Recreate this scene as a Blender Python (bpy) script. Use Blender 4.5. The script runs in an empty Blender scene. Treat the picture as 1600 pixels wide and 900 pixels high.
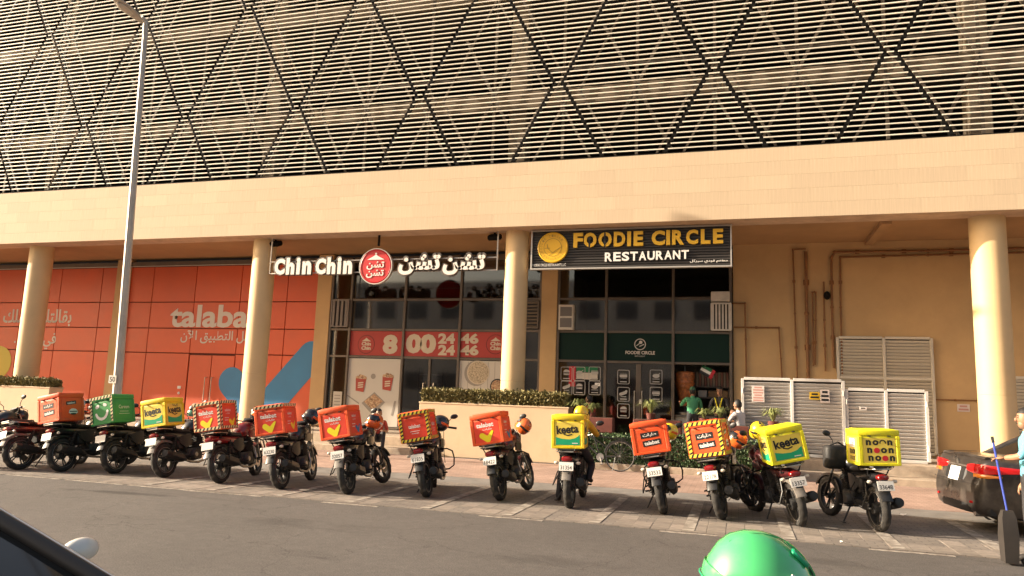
import bpy, bmesh, math, random
from mathutils import Vector, Matrix, Euler
random.seed(7)
R = math.radians
SC = bpy.context.scene
COL = SC.collection
# ------------------------------------------------------------------ camera
CF, CH = 1155.0, 1.65            # focal length in photo pixels (1600 wide), eye height
_up = Vector((282., -7950., CF)).normalized()
_x = -Vector((-3800., 33., CF)); _x = (_x - _up * _x.dot(_up)).normalized()
_y = _up.cross(_x)
RM = Matrix((_x, _y, _up))       # camera axes (right, down, forward) -> world
EYE = Vector((0, 0, CH))
def ray(px, py): return RM @ Vector((px - 800, py - 450, CF))
def gnd(px, py, z=0.0):
    d = ray(px, py); return EYE + d * ((z - CH) / d.z)
def onY(px, py, y):
    d = ray(px, py); return EYE + d * (y / d.y)
cam = bpy.data.cameras.new('camera'); camo = bpy.data.objects.new('camera', cam); COL.objects.link(camo)
cam.sensor_width = 36; cam.lens = CF / 1600 * 36; cam.clip_start = 0.05; cam.clip_end = 3000
rr, dd, ff = RM @ Vector((1, 0, 0)), RM @ Vector((0, -1, 0)), RM @ Vector((0, 0, -1))
camo.matrix_world = Matrix(((rr.x, dd.x, ff.x, 0), (rr.y, dd.y, ff.y, 0), (rr.z, dd.z, ff.z, CH), (0, 0, 0, 1)))
SC.camera = camo
# ------------------------------------------------------------------ sky, sun, exposure
SUN_AZ, SUN_EL = R(13.5), R(19.5)          # azimuth in front of the facade, from -X ; elevation
sdir = Vector((-math.cos(SUN_AZ) * math.cos(SUN_EL), -math.sin(SUN_AZ) * math.cos(SUN_EL), math.sin(SUN_EL)))
W = bpy.data.worlds.new('World'); SC.world = W; W.use_nodes = True
nt = W.node_tree; nt.nodes.clear()
sky = nt.nodes.new('ShaderNodeTexSky'); sky.sky_type = 'NISHITA'; sky.sun_disc = False
sky.sun_elevation = SUN_EL; sky.sun_rotation = math.atan2(sdir.x, sdir.y)
sky.air_density = 1.0; sky.dust_density = 6.0; sky.ozone_density = 0.6
bg = nt.nodes.new('ShaderNodeBackground'); bg.inputs['Strength'].default_value = 0.13
dus = nt.nodes.new('ShaderNodeMix'); dus.data_type = 'RGBA'; dus.blend_type = 'MULTIPLY'; dus.inputs[0].default_value = 1.0
dus.inputs[7].default_value = (1.0, 0.90, 0.79, 1)          # dust-laden air
wo = nt.nodes.new('ShaderNodeOutputWorld')
nt.links.new(sky.outputs[0], dus.inputs[6]); nt.links.new(dus.outputs[2], bg.inputs[0]); nt.links.new(bg.outputs[0], wo.inputs[0])
sl = bpy.data.lights.new('sun', 'SUN'); sl.energy = 5.0; sl.angle = R(0.6); sl.color = (1.0, 0.87, 0.69)
so = bpy.data.objects.new('sun', sl); COL.objects.link(so)
so.rotation_euler = (-sdir).to_track_quat('-Z', 'Y').to_euler(); so.location = (-30, -10, 30)
vs = SC.view_settings; vs.view_transform = 'Standard'; vs.look = 'None'; vs.gamma = 1; vs.use_curve_mapping = False
vs.exposure = 1.17
# ------------------------------------------------------------------ mesh helpers
class MB:
    def __init__(s): s.v = []; s.f = []
    def add(s, vs_, fs, M=None):
        o = len(s.v)
        s.v += [tuple(M @ Vector(p)) if M else tuple(p) for p in vs_]
        s.f += [tuple(i + o for i in f) for f in fs]; return s
    def box(s, c, d, M=None, rot=None):
        x, y, z = d[0] / 2, d[1] / 2, d[2] / 2
        vv = [Vector((a, b, e)) for e in (-z, z) for b in (-y, y) for a in (-x, x)]
        if rot: rm = Euler(rot).to_matrix(); vv = [rm @ p for p in vv]
        vv = [p + Vector(c) for p in vv]
        return s.add(vv, [(0, 2, 3, 1), (4, 5, 7, 6), (0, 1, 5, 4), (2, 6, 7, 3), (0, 4, 6, 2), (1, 3, 7, 5)], M)
    def cbox(s, c, d, b=.01, M=None, rot=None, seg=1):
        bm = bmesh.new(); bmesh.ops.create_cube(bm, size=1)
        for v in bm.verts: v.co = Vector((v.co.x * d[0], v.co.y * d[1], v.co.z * d[2]))
        bmesh.ops.bevel(bm, geom=list(bm.edges), offset=b, segments=seg, affect='EDGES', profile=.5)
        rm = Euler(rot).to_matrix() if rot else Matrix.Identity(3)
        bm.verts.ensure_lookup_table()
        vv = [rm @ v.co + Vector(c) for v in bm.verts]; ff_ = [[v.index for v in f.verts] for f in bm.faces]
        bm.verts.index_update(); ff_ = [[v.index for v in f.verts] for f in bm.faces]; bm.free()
        return s.add(vv, ff_, M)
    def tube(s, pts, r, n=8, M=None, cap=True, closed=False):
        pts = [Vector(p) for p in pts]; m = len(pts)
        rs = r if isinstance(r, (list, tuple)) else [r] * m
        vv = []; prev = None
        for i, p in enumerate(pts):
            if closed: t = (pts[(i + 1) % m] - pts[i - 1])
            else: t = (pts[min(i + 1, m - 1)] - pts[max(i - 1, 0)])
            t.normalize()
            if prev is None: a = t.orthogonal().normalized()
            else: a = (prev - t * prev.dot(t)); a = a.normalized() if a.length > 1e-6 else t.orthogonal().normalized()
            prev = a; b = t.cross(a)
            for k in range(n):
                q = 2 * math.pi * k / n; vv.append(p + (a * math.cos(q) + b * math.sin(q)) * rs[i])
        ff_ = []
        for i in range(m if closed else m - 1):
            j = (i + 1) % m
            for k in range(n): ff_.append((i * n + k, i * n + (k + 1) % n, j * n + (k + 1) % n, j * n + k))
        if cap and not closed: ff_ += [tuple(range(n - 1, -1, -1)), tuple((m - 1) * n + k for k in range(n))]
        return s.add(vv, ff_, M)
    def lathe(s, prof, n=24, axis='Z', c=(0, 0, 0), M=None, closed=False):
        vv = []
        for k in range(n):
            q = 2 * math.pi * k / n; cs, sn = math.cos(q), math.sin(q)
            for r, h in prof:
                p = {'Z': (r * cs, r * sn, h), 'X': (h, r * cs, r * sn), 'Y': (r * sn, h, r * cs)}[axis]
                vv.append((p[0] + c[0], p[1] + c[1], p[2] + c[2]))
        m = len(prof); ff_ = []
        for k in range(n):
            k2 = (k + 1) % n
            for i in range(m if closed else m - 1):
                i2 = (i + 1) % m; ff_.append((k * m + i, k2 * m + i, k2 * m + i2, k * m + i2))
        return s.add(vv, ff_, M)
    def cyl(s, a, b, r, n=16, r2=None, M=None):
        return s.tube([a, b], [r, r if r2 is None else r2], n, M)
    def ell(s, c, d, n=12, m=8, M=None, rot=None):
        rm = Euler(rot).to_matrix() if rot else Matrix.Identity(3)
        vv = [rm @ Vector((0, 0, -d[2])) + Vector(c)]
        for i in range(1, m):
            t = -math.pi / 2 + math.pi * i / m
            for k in range(n):
                q = 2 * math.pi * k / n
                vv.append(rm @ Vector((d[0] * math.cos(t) * math.cos(q), d[1] * math.cos(t) * math.sin(q), d[2] * math.sin(t))) + Vector(c))
        vv.append(rm @ Vector((0, 0, d[2])) + Vector(c)); ff_ = []
        for k in range(n): ff_.append((0, 1 + (k + 1) % n, 1 + k))
        for i in range(m - 2):
            for k in range(n): ff_.append((1 + i * n + k, 1 + i * n + (k + 1) % n, 1 + (i + 1) * n + (k + 1) % n, 1 + (i + 1) * n + k))
        t = len(vv) - 1
        for k in range(n): ff_.append((t, 1 + (m - 2) * n + k, 1 + (m - 2) * n + (k + 1) % n))
        return s.add(vv, ff_, M)
    def loft(s, secs, M=None, cap=True, closed=True):
        n = len(secs[0]); vv = [p for q in secs for p in q]; ff_ = []
        for i in range(len(secs) - 1):
            for k in range(n if closed else n - 1):
                k2 = (k + 1) % n; ff_.append((i * n + k, i * n + k2, (i + 1) * n + k2, (i + 1) * n + k))
        if cap: ff_ += [tuple(range(n - 1, -1, -1)), tuple((len(secs) - 1) * n + k for k in range(n))]
        return s.add(vv, ff_, M)
    def prism(s, out, h, M=None):       # outline in XY, extruded 0..h in Z
        n = len(out); vv = [(a, b, 0) for a, b in out] + [(a, b, h) for a, b in out]
        return s.add(vv, [tuple(range(n - 1, -1, -1)), tuple(range(n, 2 * n))] + [(k, (k + 1) % n, n + (k + 1) % n, n + k) for k in range(n)], M)
    def mesh(s, name, smooth=None):
        me = bpy.data.meshes.new(name); me.from_pydata(s.v, [], s.f); me.update()
        bm = bmesh.new(); bm.from_mesh(me); bmesh.ops.recalc_face_normals(bm, faces=bm.faces); bm.to_mesh(me); bm.free()
        if smooth:
            for p in me.polygons: p.use_smooth = True
            me.set_sharp_from_angle(angle=R(smooth))
        return me
def T(x=0, y=0, z=0): return Matrix.Translation((x, y, z))
def Rz(a): return Matrix.Rotation(a, 4, 'Z')
def Rx(a): return Matrix.Rotation(a, 4, 'X')
def Ry(a): return Matrix.Rotation(a, 4, 'Y')
def link(name, data, mat=None, parent=None, M=None):
    o = bpy.data.objects.new(name, data); COL.objects.link(o)
    if parent: o.parent = parent
    if M is not None: o.matrix_basis = M
    if mat is not None and data is not None:
        if len(data.materials) == 0: data.materials.append(mat)
        elif data.materials[0] != mat:
            o.material_slots[0].link = 'OBJECT'; o.material_slots[0].material = mat
    return o
def part(name, mb, mat, parent=None, smooth=35, M=None):
    return link(name, mb.mesh(name, smooth) if isinstance(mb, MB) else mb, mat, parent, M)
def tag(o, label=None, cat=None, group=None, kind=None):
    if label: o['label'] = label
    if cat: o['category'] = cat
    if group: o['group'] = group
    if kind: o['kind'] = kind
    return o
def thing(name, label, cat, loc=(0, 0, 0), rz=0, group=None):
    o = bpy.data.objects.new(name, None); COL.objects.link(o); o.empty_display_size = .1
    o.location = loc; o.rotation_euler = (0, 0, rz); return tag(o, label, cat, group)
FACE_F = Matrix(((1, 0, 0, 0), (0, 0, -1, 0), (0, 1, 0, 0), (0, 0, 0, 1)))   # XY drawing stood up, facing -Y
# ------------------------------------------------------------------ materials
MATS = {}
def mat(name, col, rough=.6, metal=0., nscale=0, namt=.25, bscale=0, bstr=.2, spec=.5, rnd=0, stretch=None, coat=0, emis=0, trans=0, dirt=None):
    if name in MATS: return MATS[name]
    m = bpy.data.materials.new(name); m.use_nodes = True; t = m.node_tree; b = t.nodes['Principled BSDF']
    N = t.nodes.new; L = t.links.new
    b.inputs['Base Color'].default_value = (*col, 1); b.inputs['Roughness'].default_value = rough; b.inputs['Metallic'].default_value = metal
    b.inputs['Specular IOR Level'].default_value = spec
    if coat: b.inputs['Coat Weight'].default_value = coat; b.inputs['Coat Roughness'].default_value = .06
    if emis: b.inputs['Emission Color'].default_value = (*col, 1); b.inputs['Emission Strength'].default_value = emis
    if trans: b.inputs['Transmission Weight'].default_value = trans
    tc = N('ShaderNodeTexCoord'); vec = tc.outputs['Object']
    if stretch:
        mp = N('ShaderNodeMapping'); mp.inputs['Scale'].default_value = stretch; L(vec, mp.inputs[0]); vec = mp.outputs[0]
    cur = None
    if nscale:
        n = N('ShaderNodeTexNoise'); n.inputs['Scale'].default_value = nscale; n.inputs['Detail'].default_value = 6; n.inputs['Roughness'].default_value = .62
        L(vec, n.inputs['Vector'])
        mr = N('ShaderNodeMapRange'); mr.inputs['From Min'].default_value = .28; mr.inputs['From Max'].default_value = .72
        mr.inputs['To Min'].default_value = 1 - namt; mr.inputs['To Max'].default_value = 1 + namt; L(n.outputs[0], mr.inputs[0])
        mx = N('ShaderNodeMix'); mx.data_type = 'RGBA'; mx.blend_type = 'MULTIPLY'; mx.inputs[0].default_value = 1; mx.inputs[6].default_value = (*col, 1)
        L(mr.outputs[0], mx.inputs[7]); cur = mx.outputs[2]
        r2 = N('ShaderNodeMapRange'); r2.inputs['To Min'].default_value = max(.03, rough - .12); r2.inputs['To Max'].default_value = min(1, rough + .12)
        L(n.outputs[0], r2.inputs[0]); L(r2.outputs[0], b.inputs['Roughness'])
    if rnd:
        oi = N('ShaderNodeObjectInfo'); mr = N('ShaderNodeMapRange'); mr.inputs['To Min'].default_value = 1 - rnd; mr.inputs['To Max'].default_value = 1 + rnd
        L(oi.outputs['Random'], mr.inputs[0]); mx = N('ShaderNodeMix'); mx.data_type = 'RGBA'; mx.blend_type = 'MULTIPLY'; mx.inputs[0].default_value = 1
        if cur: L(cur, mx.inputs[6])
        else: mx.inputs[6].default_value = (*col, 1)
        L(mr.outputs[0], mx.inputs[7]); cur = mx.outputs[2]
    if dirt:      # (colour, scale, threshold lo, hi) large stains with a shape of their own
        n = N('ShaderNodeTexNoise'); n.inputs['Scale'].default_value = dirt[1]; n.inputs['Detail'].default_value = 8; n.inputs['Roughness'].default_value = .65; L(vec, n.inputs['Vector'])
        mr = N('ShaderNodeMapRange'); mr.inputs['From Min'].default_value = dirt[2]; mr.inputs['From Max'].default_value = dirt[3]; L(n.outputs[0], mr.inputs[0])
        mx = N('ShaderNodeMix'); mx.data_type = 'RGBA'; L(mr.outputs[0], mx.inputs[0])
        if cur: L(cur, mx.inputs[6])
        else: mx.inputs[6].default_value = (*col, 1)
        mx.inputs[7].default_value = (*dirt[0], 1); cur = mx.outputs[2]
    if cur: L(cur, b.inputs['Base Color'])
    if bscale:
        n = N('ShaderNodeTexNoise'); n.inputs['Scale'].default_value = bscale; n.inputs['Detail'].default_value = 4; L(tc.outputs['Object'], n.inputs['Vector'])
        bp = N('ShaderNodeBump'); bp.inputs['Strength'].default_value = bstr; bp.inputs['Distance'].default_value = .02
        L(n.outputs[0], bp.inputs['Height']); L(bp.outputs[0], b.inputs['Normal'])
    MATS[name] = m; return m
def brickmat(name, c1, c2, mortar, bw, bh, msize=.012, scale=1, nscale=3):
    m = bpy.data.materials.new(name); m.use_nodes = True; t = m.node_tree; b = t.nodes['Principled BSDF']; N = t.nodes.new; L = t.links.new
    tc = N('ShaderNodeTexCoord'); br = N('ShaderNodeTexBrick'); L(tc.outputs['Object'], br.inputs['Vector'])
    br.inputs['Color1'].default_value = (*c1, 1); br.inputs['Color2'].default_value = (*c2, 1); br.inputs['Mortar'].default_value = (*mortar, 1)
    br.inputs['Scale'].default_value = scale; br.inputs['Mortar Size'].default_value = msize; br.inputs['Brick Width'].default_value = bw; br.inputs['Row Height'].default_value = bh
    br.inputs['Mortar Smooth'].default_value = .3; br.inputs['Bias'].default_value = -.1
    n = N('ShaderNodeTexNoise'); n.inputs['Scale'].default_value = nscale * .25; n.inputs['Detail'].default_value = 10; n.inputs['Roughness'].default_value = .7; L(tc.outputs['Object'], n.inputs['Vector'])
    mr = N('ShaderNodeMapRange'); mr.inputs['From Min'].default_value = .3; mr.inputs['From Max'].default_value = .7; mr.inputs['To Min'].default_value = .62; mr.inputs['To Max'].default_value = 1.25; L(n.outputs[0], mr.inputs[0])
    mx = N('ShaderNodeMix'); mx.data_type = 'RGBA'; mx.blend_type = 'MULTIPLY'; mx.inputs[0].default_value = 1; L(br.outputs[0], mx.inputs[6]); L(mr.outputs[0], mx.inputs[7]); L(mx.outputs[2], b.inputs['Base Color'])
    b.inputs['Roughness'].default_value = .85; bp = N('ShaderNodeBump'); bp.inputs['Strength'].default_value = .5; bp.inputs['Distance'].default_value = .01; bp.invert = True
    L(br.outputs['Fac'], bp.inputs['Height']); L(bp.outputs[0], b.inputs['Normal']); MATS[name] = m; return m
def glassmat(name, tint=(.5, .5, .5), refl=1.0, ior=1.5, rough=.02):
    m = bpy.data.materials.new(name); m.use_nodes = True; t = m.node_tree; t.nodes.clear(); N = t.nodes.new; L = t.links.new
    tr = N('ShaderNodeBsdfTransparent'); tr.inputs[0].default_value = (*tint, 1); gl = N('ShaderNodeBsdfGlossy'); gl.inputs['Roughness'].default_value = rough; gl.inputs[0].default_value = (refl, refl, refl, 1)
    lw = N('ShaderNodeFresnel'); lw.inputs[0].default_value = ior
    mx = N('ShaderNodeMixShader'); o = N('ShaderNodeOutputMaterial'); L(lw.outputs[0], mx.inputs[0]); L(tr.outputs[0], mx.inputs[1]); L(gl.outputs[0], mx.inputs[2]); L(mx.outputs[0], o.inputs[0])
    MATS[name] = m; return m
# ------------------------------------------------------------------ lettering
# joined Arabic letter forms, in visual (left to right) order
AR = {
 'talabat': '\ufe95\ufe8e\ufe92\ufee0\ufec3', 'tishin': '\ufee6\ufeb8\ufe97', 'keeta': '\ufe8e\ufe98\ufef4\ufedb',
 'baqalatak': '\ufeda\ufe98\ufedf\ufe8e\ufed8\ufe91', 'tasilak': '\ufeda\ufee0\ufebc\ufe97', 'fi': '\ufef2\ufed3', 'thawani': '\ufef2\ufee7\ufe8d\ufeee\ufe9b',
 'foodi': '\ufef1\ufea9\ufeee\ufed3', 'sirkl': '\ufede\ufedb\ufeae\ufef4\ufeb3', 'noon': '\ufee5\ufeee\ufee7',
 'hammil': '\ufede\ufee4\ufea3', 'tatbiq': '\ufed6\ufef4\ufe92\ufec4\ufe98\ufedf\ufe8d', 'alaan': '\ufee5\ufef5\ufe8d', 'mataam': '\ufee2\ufecc\ufec4\ufee3',
}
_tc = {}
def text_mesh(s, size=1.0, bold=.0, depth=.0, width=None):
    """Lettering as a mesh in the XY plane, centred; scaled so that its height is size (cap/extents) and, if given, its width."""
    key = (s, size, bold, depth, width)
    if key in _tc: return _tc[key]
    cu = bpy.data.curves.new('lettering', 'FONT'); cu.body = s; cu.size = 1; cu.offset = bold; cu.extrude = depth / 2 / size if depth else 0; cu.resolution_u = 3
    o = bpy.data.objects.new('lettering', cu); COL.objects.link(o)
    dg = bpy.context.evaluated_depsgraph_get(); me = bpy.data.meshes.new_from_object(o.evaluated_get(dg)); bpy.data.objects.remove(o); bpy.data.curves.remove(cu)
    xs = [v.co.x for v in me.vertices]; ys = [v.co.y for v in me.vertices]
    cx, cy = (min(xs) + max(xs)) / 2, (min(ys) + max(ys)) / 2; h = max(ys) - min(ys); w = max(xs) - min(xs)
    sy = size / h; sx = sy if width is None else width / w
    for v in me.vertices: v.co = Vector(((v.co.x - cx) * sx, (v.co.y - cy) * sy, v.co.z * size))
    me.materials.clear(); _tc[key] = me; return me
# ------------------------------------------------------------------ surfaces
def asphalt():
    m = bpy.data.materials.new('asphalt'); m.use_nodes = True; t = m.node_tree; b = t.nodes['Principled BSDF']; N = t.nodes.new; L = t.links.new
    tc = N('ShaderNodeTexCoord'); V = tc.outputs['Object']
    def noise(sc, det=6, ro=.6):
        n = N('ShaderNodeTexNoise'); n.inputs['Scale'].default_value = sc; n.inputs['Detail'].default_value = det; n.inputs['Roughness'].default_value = ro; L(V, n.inputs['Vector']); return n.outputs[0]
    def rng(src, a, b_, c, d):
        r = N('ShaderNodeMapRange'); r.inputs['From Min'].default_value = a; r.inputs['From Max'].default_value = b_; r.inputs['To Min'].default_value = c; r.inputs['To Max'].default_value = d; L(src, r.inputs[0]); return r.outputs[0]
    def mul(c1, f):
        x = N('ShaderNodeMix'); x.data_type = 'RGBA'; x.blend_type = 'MULTIPLY'; x.inputs[0].default_value = 1
        if isinstance(c1, tuple): x.inputs[6].default_value = (*c1, 1)
        else: L(c1, x.inputs[6])
        L(f, x.inputs[7]); return x.outputs[2]
    c = mul((.088, .079, .074), rng(noise(.35, 8, .7), .3, .7, .78, 1.2))
    c = mul(c, rng(noise(70, 3, .7), .3, .7, .42, 1.7))
    c = mul(c, rng(noise(9, 6, .7), .35, .65, .86, 1.12))
    # pale grit, and darker blotches stretched along the road
    vor = N('ShaderNodeTexVoronoi'); vor.inputs['Scale'].default_value = 26; L(V, vor.inputs['Vector'])
    g = rng(vor.outputs['Distance'], .04, .09, 1.0, 0.0)
    mx = N('ShaderNodeMix'); mx.data_type = 'RGBA'; L(c, mx.inputs[6]); mx.inputs[7].default_value = (.30, .27, .23, 1)
    mm = N('ShaderNodeMath'); mm.operation = 'MULTIPLY'; L(g, mm.inputs[0]); L(rng(noise(2.2, 4), .52, .7, 0, .55), mm.inputs[1]); L(mm.outputs[0], mx.inputs[0])
    st = N('ShaderNodeTexNoise'); st.inputs['Scale'].default_value = 1; st.inputs['Detail'].default_value = 7
    mp = N('ShaderNodeMapping'); mp.inputs['Scale'].default_value = (.35, 1.2, 1); L(V, mp.inputs[0]); L(mp.outputs[0], st.inputs['Vector'])
    c2 = mul(mx.outputs[2], rng(st.outputs[0], .62, .74, 1, .55))
    # darker patches with ragged edges near the kerb line, and fine cracks
    def dark_patch(c_in, cx_, cy_, sx_, sy_, ang, dark):
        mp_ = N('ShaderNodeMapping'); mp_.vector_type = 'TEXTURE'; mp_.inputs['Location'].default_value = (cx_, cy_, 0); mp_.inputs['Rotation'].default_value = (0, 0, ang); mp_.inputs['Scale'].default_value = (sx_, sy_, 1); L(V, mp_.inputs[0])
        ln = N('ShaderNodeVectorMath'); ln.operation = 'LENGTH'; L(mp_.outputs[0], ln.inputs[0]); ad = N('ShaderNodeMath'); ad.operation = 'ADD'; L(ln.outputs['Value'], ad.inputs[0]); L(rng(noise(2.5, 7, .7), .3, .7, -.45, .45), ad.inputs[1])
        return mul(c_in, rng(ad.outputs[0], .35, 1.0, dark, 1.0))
    for a_ in ((-8.9, 9.25, 1.1, .16, .10, .35), (-5.5, 8.3, .5, .3, .3, .7), (1.0, 8.9, .6, .25, -.2, .72), (-1.8, 7.6, .9, .22, .1, .75)): c2 = dark_patch(c2, *a_)
    vc = N('ShaderNodeTexVoronoi'); vc.feature = 'DISTANCE_TO_EDGE'; vc.inputs['Scale'].default_value = .45
    wv = N('ShaderNodeVectorMath'); wv.operation = 'ADD'; nz = N('ShaderNodeTexNoise'); nz.inputs['Scale'].default_value = 1.5; nz.inputs['Detail'].default_value = 6; L(V, nz.inputs['Vector']); L(V, wv.inputs[0]); L(nz.outputs[1], wv.inputs[1]); L(wv.outputs[0], vc.inputs['Vector'])
    c2 = mul(c2, rng(vc.outputs[0], .0, .007, .62, 1.0))
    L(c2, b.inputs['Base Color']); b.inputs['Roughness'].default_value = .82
    bp = N('ShaderNodeBump'); bp.inputs['Strength'].default_value = .45; bp.inputs['Distance'].default_value = .006; L(noise(110, 3, .7), bp.inputs['Height']); L(bp.outputs[0], b.inputs['Normal'])
    MATS['asphalt'] = m; return m
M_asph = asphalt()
M_bay = brickmat('bay_brick', (.19, .165, .145), (.25, .215, .185), (.13, .115, .10), .2, .1, .008)
M_side = brickmat('sidewalk_brick', (.36, .235, .185), (.44, .30, .24), (.26, .19, .155), .2, .1, .008)
M_paver = mat('edge_paver_stone', (.235, .20, .17), .85, nscale=9, namt=.3, bscale=60, bstr=.3, rnd=.16, dirt=((.12, .10, .085), 1.3, .55, .72))
M_conc = mat('gutter_concrete', (.20, .185, .17), .85, nscale=2.5, namt=.25, bscale=50, bstr=.25, dirt=((.11, .10, .09), .8, .55, .75))
M_paint = mat('road_paint', (.40, .36, .31), .75, nscale=14, namt=.3, dirt=((.2, .17, .145), 5, .40, .58))
M_kerb = mat('kerb_stone', (.40, .32, .24), .85, nscale=4, namt=.22, bscale=40, bstr=.3, dirt=((.22, .17, .13), 1.5, .55, .72))
M_stone = mat('beam_stone', (.57, .445, .305), .8, nscale=2.2, namt=.09, bscale=30, bstr=.10, rnd=.045, stretch=(11, 1, .35), dirt=((.40, .27, .18), 2.4, .60, .82))
M_core = mat('beam_joint', (.50, .36, .25), .9, nscale=3, namt=.2)
M_wall = mat('beige_render', (.54, .36, .18), .85, nscale=.7, namt=.13, bscale=60, bstr=.1, dirt=((.47, .30, .15), .55, .55, .8))
M_colm = mat('column_paint', (.66, .485, .265), .6, nscale=1.3, namt=.07, bscale=40, bstr=.06)
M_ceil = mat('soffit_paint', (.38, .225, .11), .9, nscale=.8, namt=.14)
M_slat = mat('slat_aluminium', (.80, .74, .62), .5, metal=.0, rnd=.08, nscale=1.2, namt=.12)
M_dark = mat('dark_steel', (.008, .007, .006), .9, spec=.2)
M_tan = mat('tan_steel', (.085, .065, .048), .7, nscale=2, namt=.2)
M_slab = mat('slab_concrete', (.42, .34, .25), .9, nscale=.6, namt=.25, bscale=20, bstr=.15)
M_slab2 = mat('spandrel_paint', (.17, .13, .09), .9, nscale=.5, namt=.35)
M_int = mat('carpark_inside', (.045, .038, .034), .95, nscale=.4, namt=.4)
M_alu = mat('bronze_aluminium', (.16, .13, .105), .45, metal=.5, nscale=3, namt=.15)
M_glass = glassmat('shop_glass', (.62, .61, .58), ior=2.1, rough=.04)
M_room = mat('shop_wall', (.34, .31, .27), .8, nscale=.7, namt=.35)
M_black = mat('black_plastic', (.018, .018, .019), .45, nscale=6, namt=.3)
M_white = mat('white_paint', (.78, .76, .72), .5)
YB = 18.6; YW = 21.95; ZB = 6.15; ZT = 7.93; PL = .42
# ------------------------------------------------------------------ ground
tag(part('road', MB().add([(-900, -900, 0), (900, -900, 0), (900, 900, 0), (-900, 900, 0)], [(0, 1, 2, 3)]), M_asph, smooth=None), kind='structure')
bay = tag(part('parking_bay', MB().box((-10, 11.62, -.009), (70, 3.2, .04)), M_bay, smooth=None), kind='structure')
tag(part('gutter_strip', MB().box((-10, 13.70, -.013), (70, .96, .04)), M_conc, smooth=None), kind='structure')
tag(part('sidewalk', MB().box((-10, 16.16, -.009), (70, 3.96, .04)), M_side, smooth=None), kind='structure')
for a, b_, y0, nm in ((-40, -8.2, 18.12, 'kerb'), (1.02, 24, 18.10, 'kerb'), (-4.02, 1.0, 17.52, 'terrace')):
    tag(part(nm, MB().cbox(((a + b_) / 2, (y0 + 18.905) / 2, .075), (b_ - a, 18.905 - y0, .18), .015), M_kerb), kind='structure')
plat = tag(part('arcade_floor', MB().cbox((-8, 23.4, .2), (60, 8.98, .44), .02), M_kerb), kind='structure')
pm = MB().cbox((0, 0, 0), (.231, .481, .03), .004).mesh('paver', 30)
k = 0
for row in range(2):
    x = -14.2
    while x < 4.2:
        link('paver', pm, M_paver, bay, T(x, 10.265 + row * .486, -.003 + random.uniform(-.002, .003)) @ Rz(random.uniform(-.012, .012))); x += .236
lm = [MB().box((0, 0, 0), (.15, 3.0, .002)).mesh('bay_line'), MB().box((0, 0, 0), (.9, .07, .004)).mesh('edge_line')]
for k in range(-7, 6):
    x = -.62 + 1.22 * k
    tag(link('bay_line', lm[0], M_paint, None, T(x, 11.58, .0172)), kind='structure')
    if k % 2 == 0: tag(link('edge_line', lm[1], M_paint, None, T(x + .1, 9.93, .004) @ Rz(R(.6))), kind='structure')
for x in (-13.2, -11.9, -10.6, -9.3, -8.0):
    tag(link('edge_line', MB().box((0, 0, 0), (1.2, .06, .004)).mesh('edge_line'), M_paint, None, T(x + .5, 9.95, .004)), kind='structure')
# ------------------------------------------------------------------ building
bld = thing('parking_building', 'long beige building with a stone beam, round columns and a car park behind slatted screens', 'building', (0, YB, 0))
BM = T(0, -YB, 0)          # parts are given in world coordinates
def bpart(name, mb, m, parent=None, smooth=35): return part(name, mb, m, parent or bld, smooth, BM if parent is None else None)
beam = bpart('beam', MB().box((-32, YB + .38, (ZB + ZT) / 2), (96, .70, ZT - ZB)), M_core, smooth=None)
tmesh = MB().cbox((0, 0, 0), (.948, .03, .354), .001).mesh('cladding_tile', 30)
for r in range(5):
    for i in range(42):
        x = -29.6 + i * .95 + (.475 if r % 2 else 0)
        link('cladding_tile', tmesh, M_stone, beam, T(x, YB + .016 + random.uniform(-.0003, .0003), ZB + .178 + r * .356))
bpart('beam_cap', MB().box((-32, YB + .42, ZT + .03), (96, .66, .05)), M_dark, smooth=None)
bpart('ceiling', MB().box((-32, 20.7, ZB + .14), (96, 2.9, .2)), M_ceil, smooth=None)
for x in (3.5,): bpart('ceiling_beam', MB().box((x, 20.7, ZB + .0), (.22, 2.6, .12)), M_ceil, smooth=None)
CX = [(-23.05, .37), (-14.02, .345), (-5.83, .325), (5.62, .375), (14.6, .375), (-32.2, .37), (-41.3, .37), (-50.4, .37), (-59.5, .37)]
for x, r in CX:
    bpart('column', MB().lathe([(0, PL), (r + .02, PL), (r + .02, PL + .1), (r, PL + .11), (r, 2.02), (r - .006, 2.025), (r - .006, 2.035), (r, 2.04), (r, ZB + .03), (0, ZB + .03)], 48, c=(x, YB + .40 + r, 0)), M_colm, smooth=40)
for a, b_ in ((-5.75, -5.25), (-13.62, -13.08), (-22.2, -21.62)):
    bpart('pilaster', MB().cbox(((a + b_) / 2, YW + .02, (PL + ZB) / 2 + .02), (b_ - a, .3, ZB - PL), .01), M_wall)
bpart('end_wall', MB().box((-57, YW + .2, 3.3), (46, .4, 5.8)), M_wall, smooth=None)
bpart('wall', MB().box((7.45, YW + .2, 3.3), (15.1, .4, 5.8)), M_wall, smooth=None)
bpart('shop_back_wall', MB().box((-16.5, 27.5, 3.3), (36, .2, 5.8)), M_room, smooth=None)
bpart('shop_ceiling', MB().box((-16.5, 24.9, 6.1), (36, 5.2, .1)), M_room, smooth=None)
for x in (-33.9, -13.35, -5.5, -.02): bpart('shop_side_wall', MB().box((x, 24.9, 3.3), (.16, 5.0, 5.4)), M_room, smooth=None)
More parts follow.
